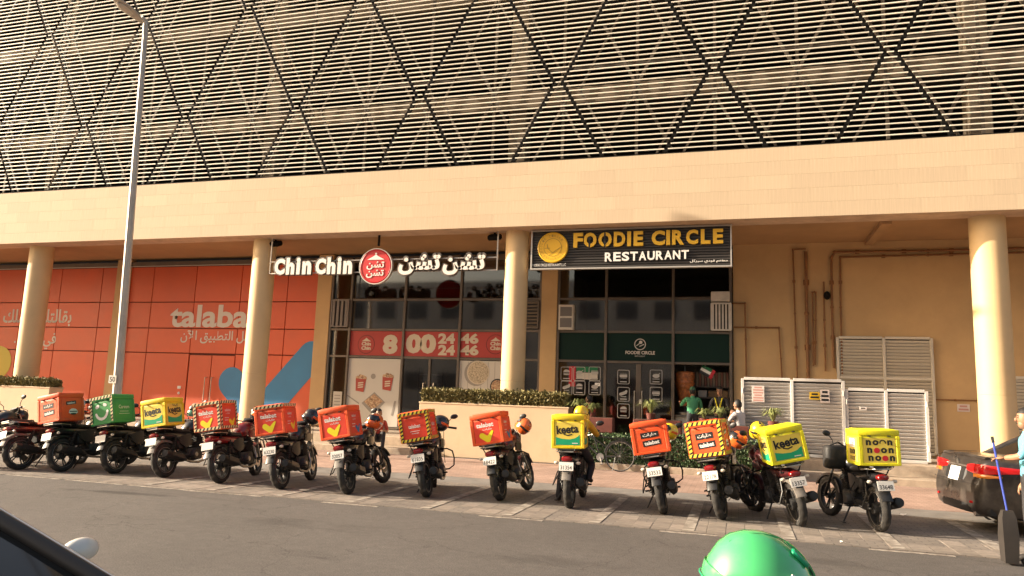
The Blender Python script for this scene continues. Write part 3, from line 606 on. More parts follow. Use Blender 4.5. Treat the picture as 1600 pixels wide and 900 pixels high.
def delivery_box(bike, kind, y=0.02):
    cols = {'tal': M_or, 'talh': M_or, 'talp': M_or, 'talt': M_or, 'old': M_or, 'oldh': M_or, 'keeta': M_yel, 'keeta2': M_lem, 'noon': M_lem, 'green': M_grn}
    c = cols[kind]
    rg = random.Random(kind + bike.name); b = link('delivery_box', BOXM[0], c, bike, T(0, y + rg.uniform(-.02, .02), BZ) @ Rz(R(rg.uniform(-4, 4))) @ Ry(R(rg.uniform(-1.5, 1.5))) @ Matrix.Diagonal((rg.uniform(.96, 1.05), rg.uniform(.96, 1.04), rg.uniform(.95, 1.05), 1))); link('corner_frame', BOXM[1], c, b); link('lid', BOXM[2], c, b)
    for s in (-.12, .12): link('latch', BOXM[4], M_black, b, T(s, -BW / 2 - .008, BH - .085))
    o = BW / 2 - .004; zc = (BH - .07) / 2
    MF, MR, ML = T(0, -o, zc) @ FACE_F, T(o, 0, zc) @ F_R, T(-o, 0, zc) @ F_L
    pc = {'tal': M_rp, 'talh': M_rp, 'talp': M_rp, 'talt': M_rp, 'old': M_or, 'oldh': M_or, 'keeta': M_kp, 'keeta2': M_kp, 'noon': M_kp, 'green': M_grn}[kind]
    for q in (MF, MR, ML): link('panel', BOXM[3], pc, b, q)
    if kind == 'talp':
        for q in (MF, MR, ML): txt(b, q, 'talabat', 0, .04, .06, .20, M_wht, .02, .006); gfx('printed_line', b, q, [rect(0, -.04, .16, .008), rect(0, -.075, .12, .008)], M_wht, .006); hazard(b, q @ T(0, .035, 0), M_tapey, 'LRTB')
    if kind in ('tal', 'talh', 'talt'):
        txt(b, MF, 'talabat', -.02, .10, .072, .28, M_wht, .03, .006); txt(b, MF, AR['talabat'], .01, .03, .042, .15, M_wht, .01, .006)
        gfx('printed_tick', b, MF, tick(.0, -.085, .17), M_hy, .006)
        for q in (MR, ML):
            txt(b, q, 'talabat', -.03, .11, .042, .17, M_wht, .015, .006); txt(b, q, AR['talabat'], -.03, .055, .032, .12, M_wht, .01, .006)
            gfx('printed_tick', b, q, tick(.09, -.09, .13), M_blu if kind == 'tal' else M_hy, .006)
            gfx('printed_line', b, q, [rect(-.07, -.02, .12, .010), rect(-.08, -.06, .10, .010)], M_wht, .006)
        if kind == 'talt':
            for q in (MF, MR, ML): hazard(b, q @ T(0, .035, 0), M_tape, 'T')
        if kind == 'talh':
            for q in (MF, MR, ML): hazard(b, q @ T(0, .035, 0), M_tape, 'LRTB')
    elif kind in ('old', 'oldh'):
        for q in (MF,):
            gfx('printed_label', b, q, [rect(0, .075, .25, .085, R(2)), rect(.015, -.045, .25, .085, R(4))], M_ink, .006)
            txt(b, q, AR['talabat'], 0, .076, .062, .19, M_wht, .03, .0085, R(2)); txt(b, q, 'talabat', .015, -.044, .056, .21, M_wht, .04, .0085, R(4))
        for q in (MR, ML):
            gfx('printed_label', b, q, [rect(-.01, .10, .20, .06, R(6))], M_ink, .006); txt(b, q, 'talabat', -.01, .10, .036, .16, M_wht, .03, .0085, R(6))
            gfx('printed_burger', b, q, [circ(.03, -.055, .085, 28, .055), rect(.03, -.07, .18, .02)], M_wht, .006)
            gfx('printed_burger_filling', b, q, [rect(.03, -.052, .15, .016), circ(.03, -.095, .06, 20, .016)], M_ink, .008)
        if kind == 'oldh':
            for q in (MF, MR, ML): hazard(b, q @ T(0, .035, 0), M_tapey, 'LRTB')
    elif kind in ('keeta', 'keeta2'):
        for q in (MF, MR, ML):
            gfx('printed_swoosh', b, q, [[(-.185, -.155), (.185, -.155), (.185, -.01), (.12, -.055), (.03, -.075), (-.08, -.07), (-.185, -.045)]], M_teal, .006)
            txt(b, q, 'keeta', -.005, .07, .125, .34, M_ink, .035, .006, R(5))
            gfx('printed_smile', b, q, [capsule((-.06, -.004), (0, -.02), .008), capsule((0, -.02), (.06, -.002), .008)], M_ink, .006)
            if q is not MF: txt(b, q, AR['keeta'], .02, .145, .05, .14, M_ink, .02, .0065)
            else: gfx('printed_line', b, q, [rect(.11, -.13, .09, .012)], M_wht, .0078)
    elif kind == 'noon':
        for i in range(3):
            yy = .105 - .105 * i
            txt(b, MF, 'n', -.13 + .01 * i, yy, .07, .062, M_ink, .05, .006); txt(b, MF, 'n', .13 + .01 * i, yy, .07, .062, M_ink, .05, .006)
            for j, xx in enumerate((-.043, .043)):
                if (i, j) in ((0, 0), (1, 1), (2, 0)): txt(b, MF, 'o', xx + .01 * i, yy, .072, .075, M_ink, .05, .006)
                elif i == 0: gfx('printed_headphones', b, MF, [[(xx + .04 * math.cos(R(a)), yy + .04 * math.sin(R(a))) for a in range(-20, 201, 20)] + [(xx + .026 * math.cos(R(a)), yy + .026 * math.sin(R(a))) for a in range(200, -21, -20)]], M_ink, .006)
                else: gfx('printed_fruit', b, MF, [circ(xx + .01 * i, yy, .037)], M_rnd, .006)
        gfx('printed_label', b, ML, [rect(0, .09, .20, .12)], M_wht, .006); txt(b, ML, AR['noon'], 0, .09, .06, .13, M_ink, .02, .008)
        txt(b, ML, 'noon', 0, -.03, .07, .22, M_ink, .04, .006); txt(b, ML, 'FOOD', 0, -.12, .055, .2, M_ink, .03, .006)
        txt(b, MR, 'noon', 0, 0, .1, .3, M_ink, .04, .006)
    elif kind == 'green':
        gfx('printed_smile', b, MF, [capsule((-.10, .10), (-.075, .11), .03), capsule((.06, .125), (.09, .115), .026)] + [capsule((.17 * math.cos(R(a)) * .75, .02 + .17 * math.sin(R(a)) * .8), (.17 * math.cos(R(a + 22)) * .75, .02 + .17 * math.sin(R(a + 22)) * .8), .024) for a in range(200, 335, 22)], M_wht, .006)
        hazard(b, MF @ T(0, .035, 0), M_tape, 'LRT')
        for q in (MR, ML): txt(b, q, 'Careem', 0, .06, .06, .24, M_wht, .0, .006); gfx('printed_line', b, q, [rect(0, -.02, .2, .006), rect(0, -.06, .24, .006)], M_wht, .006)
    return b
# ------------------------------------------------------------------ helmets
M_vis = mat('visor_black', (.012, .012, .014), .12, coat=.6)
def patch(a0, a1, t0, t1, d, n=14, m=8, th=.006):
    f_ = lambda a, t, e: ((d[0] + e) * math.cos(t) * math.sin(a), (d[1] + e) * math.cos(t) * math.cos(a), (d[2] + e) * math.sin(t))
    mb = MB(); vv = []
    for e in (0, th):
        for j in range(m + 1):
            for i in range(n + 1): vv.append(f_(R(a0 + (a1 - a0) * i / n), R(t0 + (t1 - t0) * j / m), e))
    w = n + 1; o = w * (m + 1); ff_ = []
    for j in range(m):
        for i in range(n): q = j * w + i; ff_ += [(q, q + 1, q + w + 1, q + w), (o + q, o + q + w, o + q + w + 1, o + q + 1)]
    for i in range(n): ff_ += [(i, o + i, o + i + 1, i + 1), (m * w + i, m * w + i + 1, o + m * w + i + 1, o + m * w + i)]
    for j in range(m): ff_ += [(j * w, (j + 1) * w, o + (j + 1) * w, o + j * w), (j * w + n, o + j * w + n, o + (j + 1) * w + n, (j + 1) * w + n)]
    return mb.add(vv, ff_)
def helmet_meshes():
    D = (.122, .148, .132); secs = []
    for z, s, dy in ((-.135, .62, .02), (-.12, .80, .018), (-.09, .93, .012), (-.05, .99, .004), (0, 1, 0), (.045, .945, -.002), (.08, .80, -.006), (.106, .60, -.008), (.124, .34, -.01), (.131, .1, -.01)):
        ring = []
        for k in range(28):
            q = 2 * math.pi * k / 28; y = D[1] * s * math.cos(q); x = D[0] * s * math.sin(q)
            if z < -.03 and y > 0: y *= 1.14
            ring.append((x, y + dy, z))
        secs.append(ring)
    sh = MB().loft(secs).mesh('helmet', 60)
    vis = patch(-78, 78, -10, 34, (.1225, .153, .133), th=.006).mesh('visor', 60)
    st = patch(-18, 18, 40, 150, (.121, .149, .1325), 6, 14, .003); st2 = patch(95, 265, -20, -4, (.1235, .150, .134), 16, 3, .003)
    pv = [MB().cyl((q * .131, .03, .02), (q * .118, .03, .02), .026, 16).mesh('visor_pivot', 40) for q in (-1, 1)]
    ch = MB().cbox((0, .168, -.085), (.09, .02, .03), .008).mesh('chin_vent', 40)
    return sh, vis, st.mesh('stripe', 60), st2.mesh('stripe', 60), pv, ch
HELM = helmet_meshes()
def helmet(label, loc, rot, col, col2, parent=None, group='helmets hung on the motorcycles', scale=1, visor=None):
    h = link('helmet', HELM[0], col, parent, T(*loc) @ Euler(rot).to_matrix().to_4x4() @ Matrix.Scale(scale, 4))
    if parent is None: tag(h, label, 'helmet', group)
    link('visor', HELM[1], visor or M_vis, h); link('stripe', HELM[2], col2, h); link('stripe', HELM[3], col2, h); [link('visor_pivot', q, M_black, h) for q in HELM[4]]; link('chin_vent', HELM[5], M_black, h)
    return h
# ------------------------------------------------------------------ shop fronts
YF = 21.9
def XZ(px, py, y): p = onY(px, py, y); return p.x, p.z
M_opan = mat('orange_panel', (.62, .095, .030), .5, nscale=.8, namt=.08, rnd=.05, dirt=((.54, .10, .045), .9, .55, .8))
M_ogap = mat('panel_gap', (.10, .02, .01), .8)
M_film_b = mat('film_blue', (.03, .19, .40), .5, nscale=1, namt=.1)
M_film_y = mat('film_yellow', (.55, .42, .02), .5)
M_film_w = mat('film_white', (.62, .56, .50), .6)
M_pale = mat('film_pale', (.55, .50, .43), .6)
M_redb = mat('banner_red', (.42, .045, .035), .5, nscale=1, namt=.06)
M_cream = mat('banner_cream', (.60, .52, .40), .6)
M_post = mat('poster_white', (.58, .54, .48), .5)
M_food = mat('printed_food', (.36, .20, .11), .6, nscale=16, namt=.8, dirt=((.62, .48, .30), 20, .48, .6))
M_green = mat('film_dark_green', (.004, .022, .016), .5, spec=.2)
M_gold = mat('sign_yellow', (.82, .50, .03), .4)
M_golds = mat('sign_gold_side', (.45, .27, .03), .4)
M_sbk = mat('sign_black', (.018, .017, .017), .45)
M_silver = mat('sign_frame', (.55, .52, .48), .4, metal=.5)
M_acw = mat('grille_white', (.62, .58, .52), .55, nscale=4, namt=.15)
def FM(x, z, y): return T(x, y, z) @ FACE_F          # drawing plane at (x, z) of a wall at depth y
def wtxt(parent, s, x, z, y, h, w, m, bold=.02, depth=0, inv=None, name='lettering'):
    return link(name, text_mesh(s, h, bold, depth, w), m, parent, (inv or Matrix.Identity(4)) @ FM(x, z, y))
# --- orange grocery front
gf = thing('grocery_shop', 'tall orange panelled shop front with white lettering and a blue tick, behind the lamp post', 'shop front', (-18, YF, PL))
GI = T(18, -YF, -PL)
def gp(name, mb, m, smooth=None): return part(name, mb, m, gf, smooth, GI)
rows = [(PL + .02, 2.72), (2.74, 3.61), (3.63, 4.56), (4.58, 5.88)]
gp('backing', MB().box((-23.6, YF + .12, 3.2), (20.0, .1, 5.5)), M_ogap)
for xs in ([-33.5, -31.6, -30.6, -28.7, -26.78, -24.92, -22.94, -22.2], [-21.62, -20.56, -18.67, -16.73, -14.84, -13.62]):
    for a, b_ in zip(xs, xs[1:]):
        for z0, z1 in rows:
            if abs(a + 18.67) < .01 and z0 < 1: z0, z1 = 2.70, 2.72
            if z1 - z0 > .1: gp('panel', MB().cbox(((a + b_) / 2, YF + .045, (z0 + z1) / 2), (b_ - a - .026, .05, z1 - z0 - .012), .006), M_opan)
gp('top_rail', MB().box((-23.6, YF + .06, 5.98), (20, .16, .16)), M_alu)
gp('top_rail', MB().box((-23.6, YF - .03, 5.90), (20, .02, .03)), M_silver)
for i, (a, b_) in enumerate(((-18.64, -17.72), (-17.69, -16.76))):
    d = gp('door', MB().cbox(((a + b_) / 2, YF + .06, (PL + 2.68) / 2), (b_ - a, .05, 2.66 - PL), .006), M_opan)
    hx = b_ - .12 if i == 0 else a + .12
    part('handle', MB().tube([(hx, YF + .03, 1.0), (hx, YF - .06, 1.0), (hx, YF - .06, 1.9), (hx, YF + .03, 1.9)], .016, 8), M_met, d)
gp('door_bell', MB().cbox((-18.95, YF + .012, 1.52), (.14, .03, .10), .006), M_white); gp('door_bell', MB().ell((-18.95, YF + .015, 1.32), (.05, .03, .05)), M_white)
def gtxt(s, px0, px1, py0, py1, m=M_film_w, bold=.02):
    x0, z0 = XZ(px0, py1, YF); x1, z1 = XZ(px1, py0, YF)
    wtxt(gf, s, (x0 + x1) / 2, (z0 + z1) / 2, YF + .012, z1 - z0, x1 - x0, m, bold, 0, GI)
gtxt('talabat', 264, 408, 476, 511, bold=.028)
gtxt(AR['alaan'] + ' ' + AR['tatbiq'] + ' ' + AR['hammil'], 281, 402, 517, 536, bold=.015)
gtxt(AR['tasilak'] + ' ' + AR['baqalatak'], 3, 113, 483, 509, bold=.02)
gtxt('. ' + AR['thawani'] + ' ' + AR['fi'], 20, 88, 520, 545, bold=.02)
def wp(px, py): return XZ(px, py, YF)
def wall_gfx(name, shapes, m, y, inv, parent):
    mb = MB()
    for i, o in enumerate(shapes): mb.prism(o, .002, T(0, y - i * .0012, 0) @ FACE_F)
    return part(name, mb, m, parent, None, inv)
a, b_, c = wp(361, 597), wp(404, 650), wp(486, 556)
wall_gfx('printed_tick', [capsule(a, b_, .52), capsule(b_, c, .52, 10, .50)], M_film_b, YF + .014, GI, gf)
wall_gfx('printed_tick', [capsule(wp(-22, 560), wp(-2, 566), .62)], M_film_y, YF + .014, GI, gf)
# --- glazed fronts
def glazed(name, label, xs, skip=()):
    t = thing(name, label, 'shop front', ((xs[0] + xs[-1]) / 2, YF, PL)); I = T(-(xs[0] + xs[-1]) / 2, -YF, -PL)
    for x in xs: part('mullion', MB().cbox((x, YF + .02, 3.2), (.075, .14, 5.5), .006), M_alu, t, 35, I)
    for z in (PL + .05, 2.74, 3.63, 4.62, 5.97):
        for a, b_ in zip(xs, xs[1:]): part('rail', MB().cbox(((a + b_) / 2, YF + .025, z), (b_ - a - .078, .11, .07 if z < 5.9 else .18), .005), M_alu, t, 35, I)
    zz = [PL + .09, 2.70, 3.59, 4.58, 5.88]; zl = [PL + .09, 2.78, 3.67, 4.66]
    for i, (a, b_) in enumerate(zip(xs, xs[1:])):
        for j in range(4):
            if (i, j) in skip: continue
            part('pane', MB().box(((a + b_) / 2, YF + .03, (zl[j] + zz[j + 1]) / 2), (b_ - a - .076, .008, zz[j + 1] - zl[j] + .01)), M_glass, t, None, I)
    return t, I
cx = [-13.05, -12.32, -10.35, -8.41, -6.42, -5.78]
cf, CI = glazed('takeaway_shop', 'glazed shop front with a red phone number banner and food posters, behind the long planter', cx)
YP = YF + .018
for a, b_ in zip(cx[1:4], cx[2:5]):
    part('banner', MB().box(((a + b_) / 2, YP, 3.185), (b_ - a - .08, .006, .80)), M_redb, cf, None, CI)
def ctx(s, px0, px1, py0, py1, m=M_cream, bold=.045, y=YP - .006):
    x0, z0 = XZ(px0, py1, YF); x1, z1 = XZ(px1, py0, YF); wtxt(cf, s, (x0 + x1) / 2, (z0 + z1) / 2, y, z1 - z0, x1 - x0, m, bold, 0, CI)
ctx('8', 597, 622, 523, 553, bold=.06); ctx('00', 633, 682, 522, 552, bold=.06)
for i, (y0, y1) in enumerate(((521, 537), (539, 555))): ctx('24', 684, 711, y0, y1, bold=.05); ctx('46', 719, 748, y0, y1, bold=.05)
for px in (572, 774):
    x, z = XZ(px, 538, YF); wall_gfx('printed_badge', [circ(x, z, .31)], mat('badge_dark', (.10, .012, .012), .5), YP - .004, CI, cf)
    wall_gfx('printed_badge', [circ(x, z, .29)], M_redb, YP - .0065, CI, cf)
    for dz in (.02, -.12): wtxt(cf, 'Chin', x, z + dz, YP - .01, .12, .34, M_cream, .05, 0, CI)
    wall_gfx('printed_roof', [[(x - .17, z + .1), (x + .17, z + .1), (x + .04, z + .18), (x, z + .22), (x - .04, z + .18)]], M_cream, YP - .01, CI, cf)
# posters
for a, b_ in ((-12.28, -10.39), (-8.37, -6.46)):
    part('poster', MB().box(((a + b_) / 2, YP, 1.60), (b_ - a, .006, 2.16)), M_post, cf, None, CI)
YG = YP - .005
M_prd = mat('printed_box_red', (.40, .06, .04), .5); M_gry = mat('printed_grey', (.30, .27, .24), .6)
for px, py, s in ((563, 600, 1), (605, 598, 1)):
    x, z = XZ(px, py, YF)
    wall_gfx('printed_food', [circ(x + dx, z + .20 + dz, .07, 12) for dx, dz in ((-.12, .0), (-.02, .05), (.08, .03), (.15, -.01))], M_food, YG, CI, cf)
    wall_gfx('printed_box', [[(x - .16, z - .22), (x + .13, z - .26), (x + .20, z + .16), (x - .18, z + .18)]], M_prd, YG - .008, CI, cf)
    wall_gfx('printed_mark', [capsule((x - .07, z + .03 - q), (x + .09, z + .05 - q), .02) for q in (0, .07, .14)], M_cream, YG - .012, CI, cf)
x, z = XZ(583, 628, YF)
wall_gfx('printed_tray', [[(x - .42, z - .05), (x, z - .42), (x + .42, z), (x + .02, z + .32)]], M_gry, YG, CI, cf)
wall_gfx('printed_food', [[(x - .34, z), (x, z - .26), (x + .34, z + .03), (x + .02, z + .26)]], M_food, YG - .004, CI, cf)
for sh_ in (capsule(XZ(612, 648, YF), XZ(617, 628, YF), .035), capsule(XZ(543, 618, YF), XZ(560, 630, YF), .02), circ(*XZ(583, 588, YF), .09, 10)): wall_gfx('printed_cutlery', [sh_], M_gry, YG - .002, CI, cf)
x, z = XZ(747, 582, YF)
wall_gfx('printed_plate', [circ(x - .06, z - .02, .40, 30)], M_gry, YG, CI, cf); wall_gfx('printed_plate', [circ(x, z, .37, 32)], M_cream, YG - .003, CI, cf); wall_gfx('printed_food', [circ(x, z, .34, 32)], mat('printed_rice', (.46, .38, .27), .6, nscale=22, namt=.7), YG - .006, CI, cf)
x, z = XZ(777, 604, YF); wall_gfx('printed_plate', [circ(x, z, .24, 24)], M_sbk, YG - .006, CI, cf); wall_gfx('printed_food', [circ(x, z, .2, 24)], M_food, YG - .009, CI, cf)
for i in range(9): wall_gfx('printed_board', [rect(-8.3 + i * .22, 1.6, .012, 2.1)], M_gry, YG - .0005, CI, cf)
# ventilation grille in the narrow bay, price list, entrance door
def grille(label, x0, x1, z0, z1, y, n, m, grp='ventilation grilles on the shop fronts', vert=True, dark=M_sbk):
    g = thing('air_grille', label, 'air grille', ((x0 + x1) / 2, y, z0), 0, grp); I = T(-(x0 + x1) / 2, -y, -z0)
    part('backing', MB().box(((x0 + x1) / 2, y + .03, (z0 + z1) / 2), (x1 - x0, .02, z1 - z0)), dark, g, None, I)
    for a, b_ in ((x0, z0), (x0, z1)): part('frame', MB().box(((x0 + x1) / 2, y, b_), (x1 - x0, .06, .04)), m, g, None, I)
    for x in (x0, x1): part('frame', MB().box((x, y, (z0 + z1) / 2), (.04, .062, z1 - z0)), m, g, None, I)
    for i in range(n):
        q = (i + .5) / n
        if vert: part('slat', MB().box((x0 + (x1 - x0) * q, y - .005, (z0 + z1) / 2), ((x1 - x0) / n * .55, .03, z1 - z0 - .05)), m, g, None, I)
        else: part('slat', MB().box(((x0 + x1) / 2, y - .005, z0 + (z1 - z0) * q), (x1 - x0 - .05, .03, (z1 - z0) / n * .5), rot=(R(30), 0, 0)), m, g, None, I)
    return g
grille('brown upright ventilation grille left of the red phone number banner', -13.0, -12.38, 3.72, 4.60, YF - .08, 4, mat('grille_brown', (.19, .16, .145), .5))
part('price_list', MB().box((-12.62, YP, 1.1), (.32, .006, .95)), M_pale, cf, None, CI)
wall_gfx('printed_line', [rect(-12.62, .75 + .1 * i, .22, .03) for i in range(8)], M_gry, YP - .005, CI, cf)
dr = part('door', MB().cbox((-9.38, YF + .02, 1.58), (.07, .1, 2.24), .006), M_alu, cf, 35, CI)
for x in (-9.55, -9.2): part('handle', MB().tube([(x, YF - .06, 1.0), (x, YF - .06, 1.95)], .02, 8).cbox((x, YF - .02, 1.1), (.02, .08, .02), .003).cbox((x, YF - .02, 1.85), (.02, .08, .02), .003), M_met, dr, 35)
# inside the takeaway: shelf unit and counter
sh = thing('display_shelf', 'wall shelf with tubs seen through the takeaway door', 'shelf', (-9.9, 23.4, PL)); SI = T(9.9, -23.4, -PL)
for z in (.9, 1.35, 1.8, 2.25): part('shelf_board', MB().box((-9.9, 23.4, z), (.85, .3, .03)), M_pale, sh, None, SI)
for x in (-10.33, -9.47): part('upright', MB().box((x, 23.4, 1.45), (.04, .3, 2.06)), M_alu, sh, None, SI)
for i in range(9):
    t = tag(part('tub', MB().lathe([(0, 0), (.07, 0), (.085, .15), (0, .15)], 14, c=(-10.2 + (i % 3) * .28, 23.4, .915 + .45 * (i // 3))), [M_pale, M_prd, M_cream][i % 3]), ['pale tub on the shelf inside the takeaway', 'red tub on the shelf inside the takeaway', 'cream tub on the shelf inside the takeaway'][i % 3], 'tub', 'tubs on the takeaway shelf')
ct = tag(part('service_counter', MB().cbox((-8.95, 24.2, PL + .55), (1.0, .6, 1.1), .02).cbox((-8.95, 24.2, PL + 1.12), (1.1, .7, .05), .01), M_redb), 'red service counter inside the takeaway', 'counter')
# --- restaurant front
rx = [-5.21, -3.75, -1.78, -.17]
rf, RI = glazed('restaurant_shop', 'glazed restaurant front with a dark green band and menu stickers, under the yellow sign', rx, skip=((2, 0),))
for a, b_ in zip(rx, rx[1:]): part('green_band', MB().box(((a + b_) / 2, YP, 3.185), (b_ - a - .08, .006, .82)), M_green, rf, None, RI)
x, z = XZ(1000, 538, YF)
wall_gfx('printed_logo', [[(x + .17 * math.cos(R(q)), z + .17 * math.sin(R(q))) for q in range(0, 361, 15)] + [(x + .145 * math.cos(R(q)), z + .145 * math.sin(R(q))) for q in range(360, -1, -15)], capsule((x - .1, z - .04), (x - .01, z + .03), .012), capsule((x - .01, z - .06), (x + .11, z + .0), .012), circ(x + .02, z + .06, .05, 14)], M_film_w, YP - .005, RI, rf)
wtxt(rf, 'FOODIE CIRCLE', *XZ(1000, 551, YF), YP - .006, .10, .86, M_film_w, .035, 0, RI); wtxt(rf, 'RESTAURANT', *XZ(1000, 556.5, YF), YP - .006, .04, .3, M_film_w, 0, 0, RI)
dl = part('door', MB().cbox((-2.765, YF + .0, 1.56), (.14, .09, 2.24), .006), M_alu, rf, 35, RI)
for s in (-1, 1): part('handle', MB().tube([(-2.765 + s * .11, YF - .02, 1.1), (-2.765 + s * .11, YF - .08, 1.1), (-2.765 + s * .11, YF - .08, 1.9), (-2.765 + s * .11, YF - .02, 1.9)], .016, 8), M_met, dl)
part('lock_plate', MB().cbox((-2.7, YF - .05, 1.6), (.07, .02, .14), .004), M_acw, dl)
def rr_ring(x, z, w, h, t):
    def rrct(w, h, r): return [(x + sx * (w / 2 - r) + r * math.cos(R(a + q)), z + sz * (h / 2 - r) + r * math.sin(R(a + q))) for sx, sz, a in ((1, 1, 0), (-1, 1, 90), (-1, -1, 180), (1, -1, 270)) for q in (0, 30, 60, 90)]
    o = rrct(w, h, .05); i = rrct(w - 2 * t, h - 2 * t, .035); return o + [o[0]] + [i[0]] + i[::-1]
def icon(kind, x, z):
    if kind == 0: return [[(x + .1 * math.cos(R(q)), z + .02 + .08 * math.sin(R(q))) for q in range(0, 181, 20)], rect(x, z - .01, .2, .02), rect(x, z - .05, .18, .03)]
    if kind == 1: return [circ(x, z, .1, 20, .06), rect(x + .09, z + .06, .08, .02, .7), rect(x, z - .09, .2, .02)]
    if kind == 2: return [rect(x, z, .22, .07), rect(x, z - .06, .18, .02), rect(x, z + .055, .2, .015)]
    return [capsule((x - .08, z - .03), (x + .06, z + .02), .045), circ(x + .08, z + .06, .035, 12), rect(x, z - .1, .16, .02)]
k = 0
spots = [(px, py) for py in (580, 602) for px in (885, 905, 929)] + [(974, py) for py in (585, 612, 638)] + [(1025, py) for py in (585, 612)]
for px, py in spots:
    x, z = XZ(px, py + 4, YF); mb = MB()
    n = rr_ring(x, z, .36, .42, .018); mb.prism(n, .002, T(0, YP - .004, 0) @ FACE_F)
    for i, o in enumerate(icon(k % 4, x, z + .03)): mb.prism(o, .0015, T(0, YP - .004 - i * .0006, 0) @ FACE_F)
    mb.prism(rect(x, z - .14, .2, .03), .0015, T(0, YP - .004, 0) @ FACE_F)
    part('menu_sticker', mb, mat('sticker_grey', (.42, .40, .37), .6), rf, None, RI); k += 1
part('flag_sticker', MB().box((-4.75, YP, 2.28), (.2, .004, .60)), M_rnd, rf, None, RI); part('flag_sticker', MB().box((-4.30, YP, 2.50), (.64, .004, .16)), mat('flag_green', (.01, .16, .06), .5), rf, None, RI); part('flag_sticker', MB().box((-4.30, YP, 2.30), (.64, .004, .2)), M_pale, rf, None, RI)
part('notice', MB().box((-3.98, YP, 2.06), (.16, .004, .1)), M_white, rf, None, RI)
grille('white upright ventilation grille beside the right end of the green band', -.70, -.16, 3.70, 4.46, YF - .12, 6, M_acw)
tag(part('junction_box', MB().cbox((-.45, YF - .1, 4.66), (.52, .18, .28), .015), M_acw), 'white box fixed above the right ventilation grille of the restaurant', 'junction box')
ac = thing('window_air_conditioner', 'white framed air conditioner set in the upper left restaurant window', 'air conditioner', (-4.95, YF - .12, 3.66)); AI = T(4.95, -YF + .12, -3.66)
part('casing', MB().cbox((-4.95, YF - .02, 4.05), (.46, .26, .76), .015), M_acw, ac, 35, AI)
for z in (3.88, 4.22): part('vent', MB().cbox((-4.95, YF - .155, z), (.36, .015, .28), .004), mat('vent_grey', (.17, .16, .16), .5), ac, 35, AI)
grille('dark slatted ventilation grille in the narrow window beside the middle column', -6.36, -5.84, 3.72, 4.55, YF - .08, 8, M_alu, vert=False)
# kitchen hatch: counter, spit, shelf of cups, flag
ck = thing('kitchen_counter', 'pale kitchen counter in the open restaurant hatch', 'counter', (-.98, 22.35, PL)); KI = T(.98, -22.35, -PL)
part('cabinet', MB().cbox((-.98, 22.4, PL + .4), (1.5, .5, .78), .01), M_acw, ck, 35, KI); part('worktop', MB().cbox((-.98, 22.38, PL + .82), (1.54, .6, .05), .01), M_met, ck, 35, KI)
random.seed(3); xs_, zs_ = XZ(1070, 575, 22.3)[0], 0; prof = []
sp = thing('shawarma_spit', 'tall browned cone of shawarma meat on a spit in the restaurant hatch', 'food', (xs_, 22.3, 1.27)); mb = MB(); n = 22; secs = []
for i in range(30):
    t = i / 29; z = 1.52 + t * 1.0; r0 = .13 + .14 * min(1, t * 1.5) if t < .97 else .2
    secs.append([(r0 * (1 + random.uniform(-.10, .10)) * math.cos(2 * math.pi * q / n), r0 * (1 + random.uniform(-.1, .1)) * math.sin(2 * math.pi * q / n), z - 1.27) for q in range(n)])
part('meat', MB().loft(secs), mat('roast_meat', (.42, .13, .035), .45, nscale=14, namt=.55, dirt=((.16, .045, .015), 9, .5, .7)), sp, 60)
part('skewer', MB().tube([(0, 0, 0), (0, 0, 1.42)], .014, 8), M_met, sp); part('drip_tray', MB().lathe([(0, .0), (.26, .0), (.28, .07), (.26, .07), (.25, .02), (0, .02)], 24), M_met, sp)
sf = thing('wall_shelf', 'shelf stacked with pale cups above the restaurant kitchen hatch', 'shelf', (-.72, 23.0, 2.1)); FI = T(.72, -23.0, -2.1)
part('shelf_board', MB().box((-.72, 23.0, 2.1), (1.0, .3, .03)), M_alu, sf, None, FI); part('shelf_board', MB().box((-.72, 23.0, 1.78), (1.0, .3, .03)), M_alu, sf, None, FI)
part('bracket', MB().box((-1.2, 23.0, 2.2), (.03, .3, .9)), M_alu, sf, None, FI); part('bracket', MB().box((-.24, 23.0, 2.2), (.03, .3, .9)), M_alu, sf, None, FI)
for i in range(12):
    tag(part('cup_stack', MB().lathe([(0, 0), (.028, 0), (.036, .42), (0, .42)], 10, c=(-1.15 + i * .079, 22.95, 2.116)), [M_pale, mat('cup_pink', (.55, .30, .26), .6)][i % 2]), ['stack of white cups on the shelf over the kitchen hatch', 'stack of pinkish cups on the shelf over the kitchen hatch'][i % 2], 'cups', 'cup stacks on the kitchen shelf')
for i in range(3): tag(part('storage_box', MB().cbox((-1.0 + i * .3, 23.0, 1.90), (.26, .26, .2), .01), [M_pale, mat('kraft_card', (.30, .19, .10), .8), mat('kraft_card', (.3, .19, .1), .8)][i]), ['pale storage box on the lower kitchen shelf', 'brown card box in the middle of the lower kitchen shelf', 'brown card box at the right end of the lower kitchen shelf'][i], 'box', 'boxes on the kitchen shelf')
fl = thing('small_flag', 'small red green white and black flag hung in the restaurant hatch', 'flag', (*XZ(1102, 581, 22.1)[:1], 22.1, XZ(1102, 581, 22.1)[1]))
for i, (dx, dz, w, h, m) in enumerate(((.2, .03, .1, .26, M_rnd), (0, .11, .3, .085, mat('flag_green', (.01, .16, .06), .5)), (0, .025, .3, .085, M_white), (0, -.06, .3, .085, M_ink))):
    part('flag_band', MB().box((dx, 0, dz), (w, .006, h)), m, fl, None, Ry(R(28)))
part('string', MB().tube([(0, 0, .1), (0, 0, .58)], .004, 5), M_white, fl)
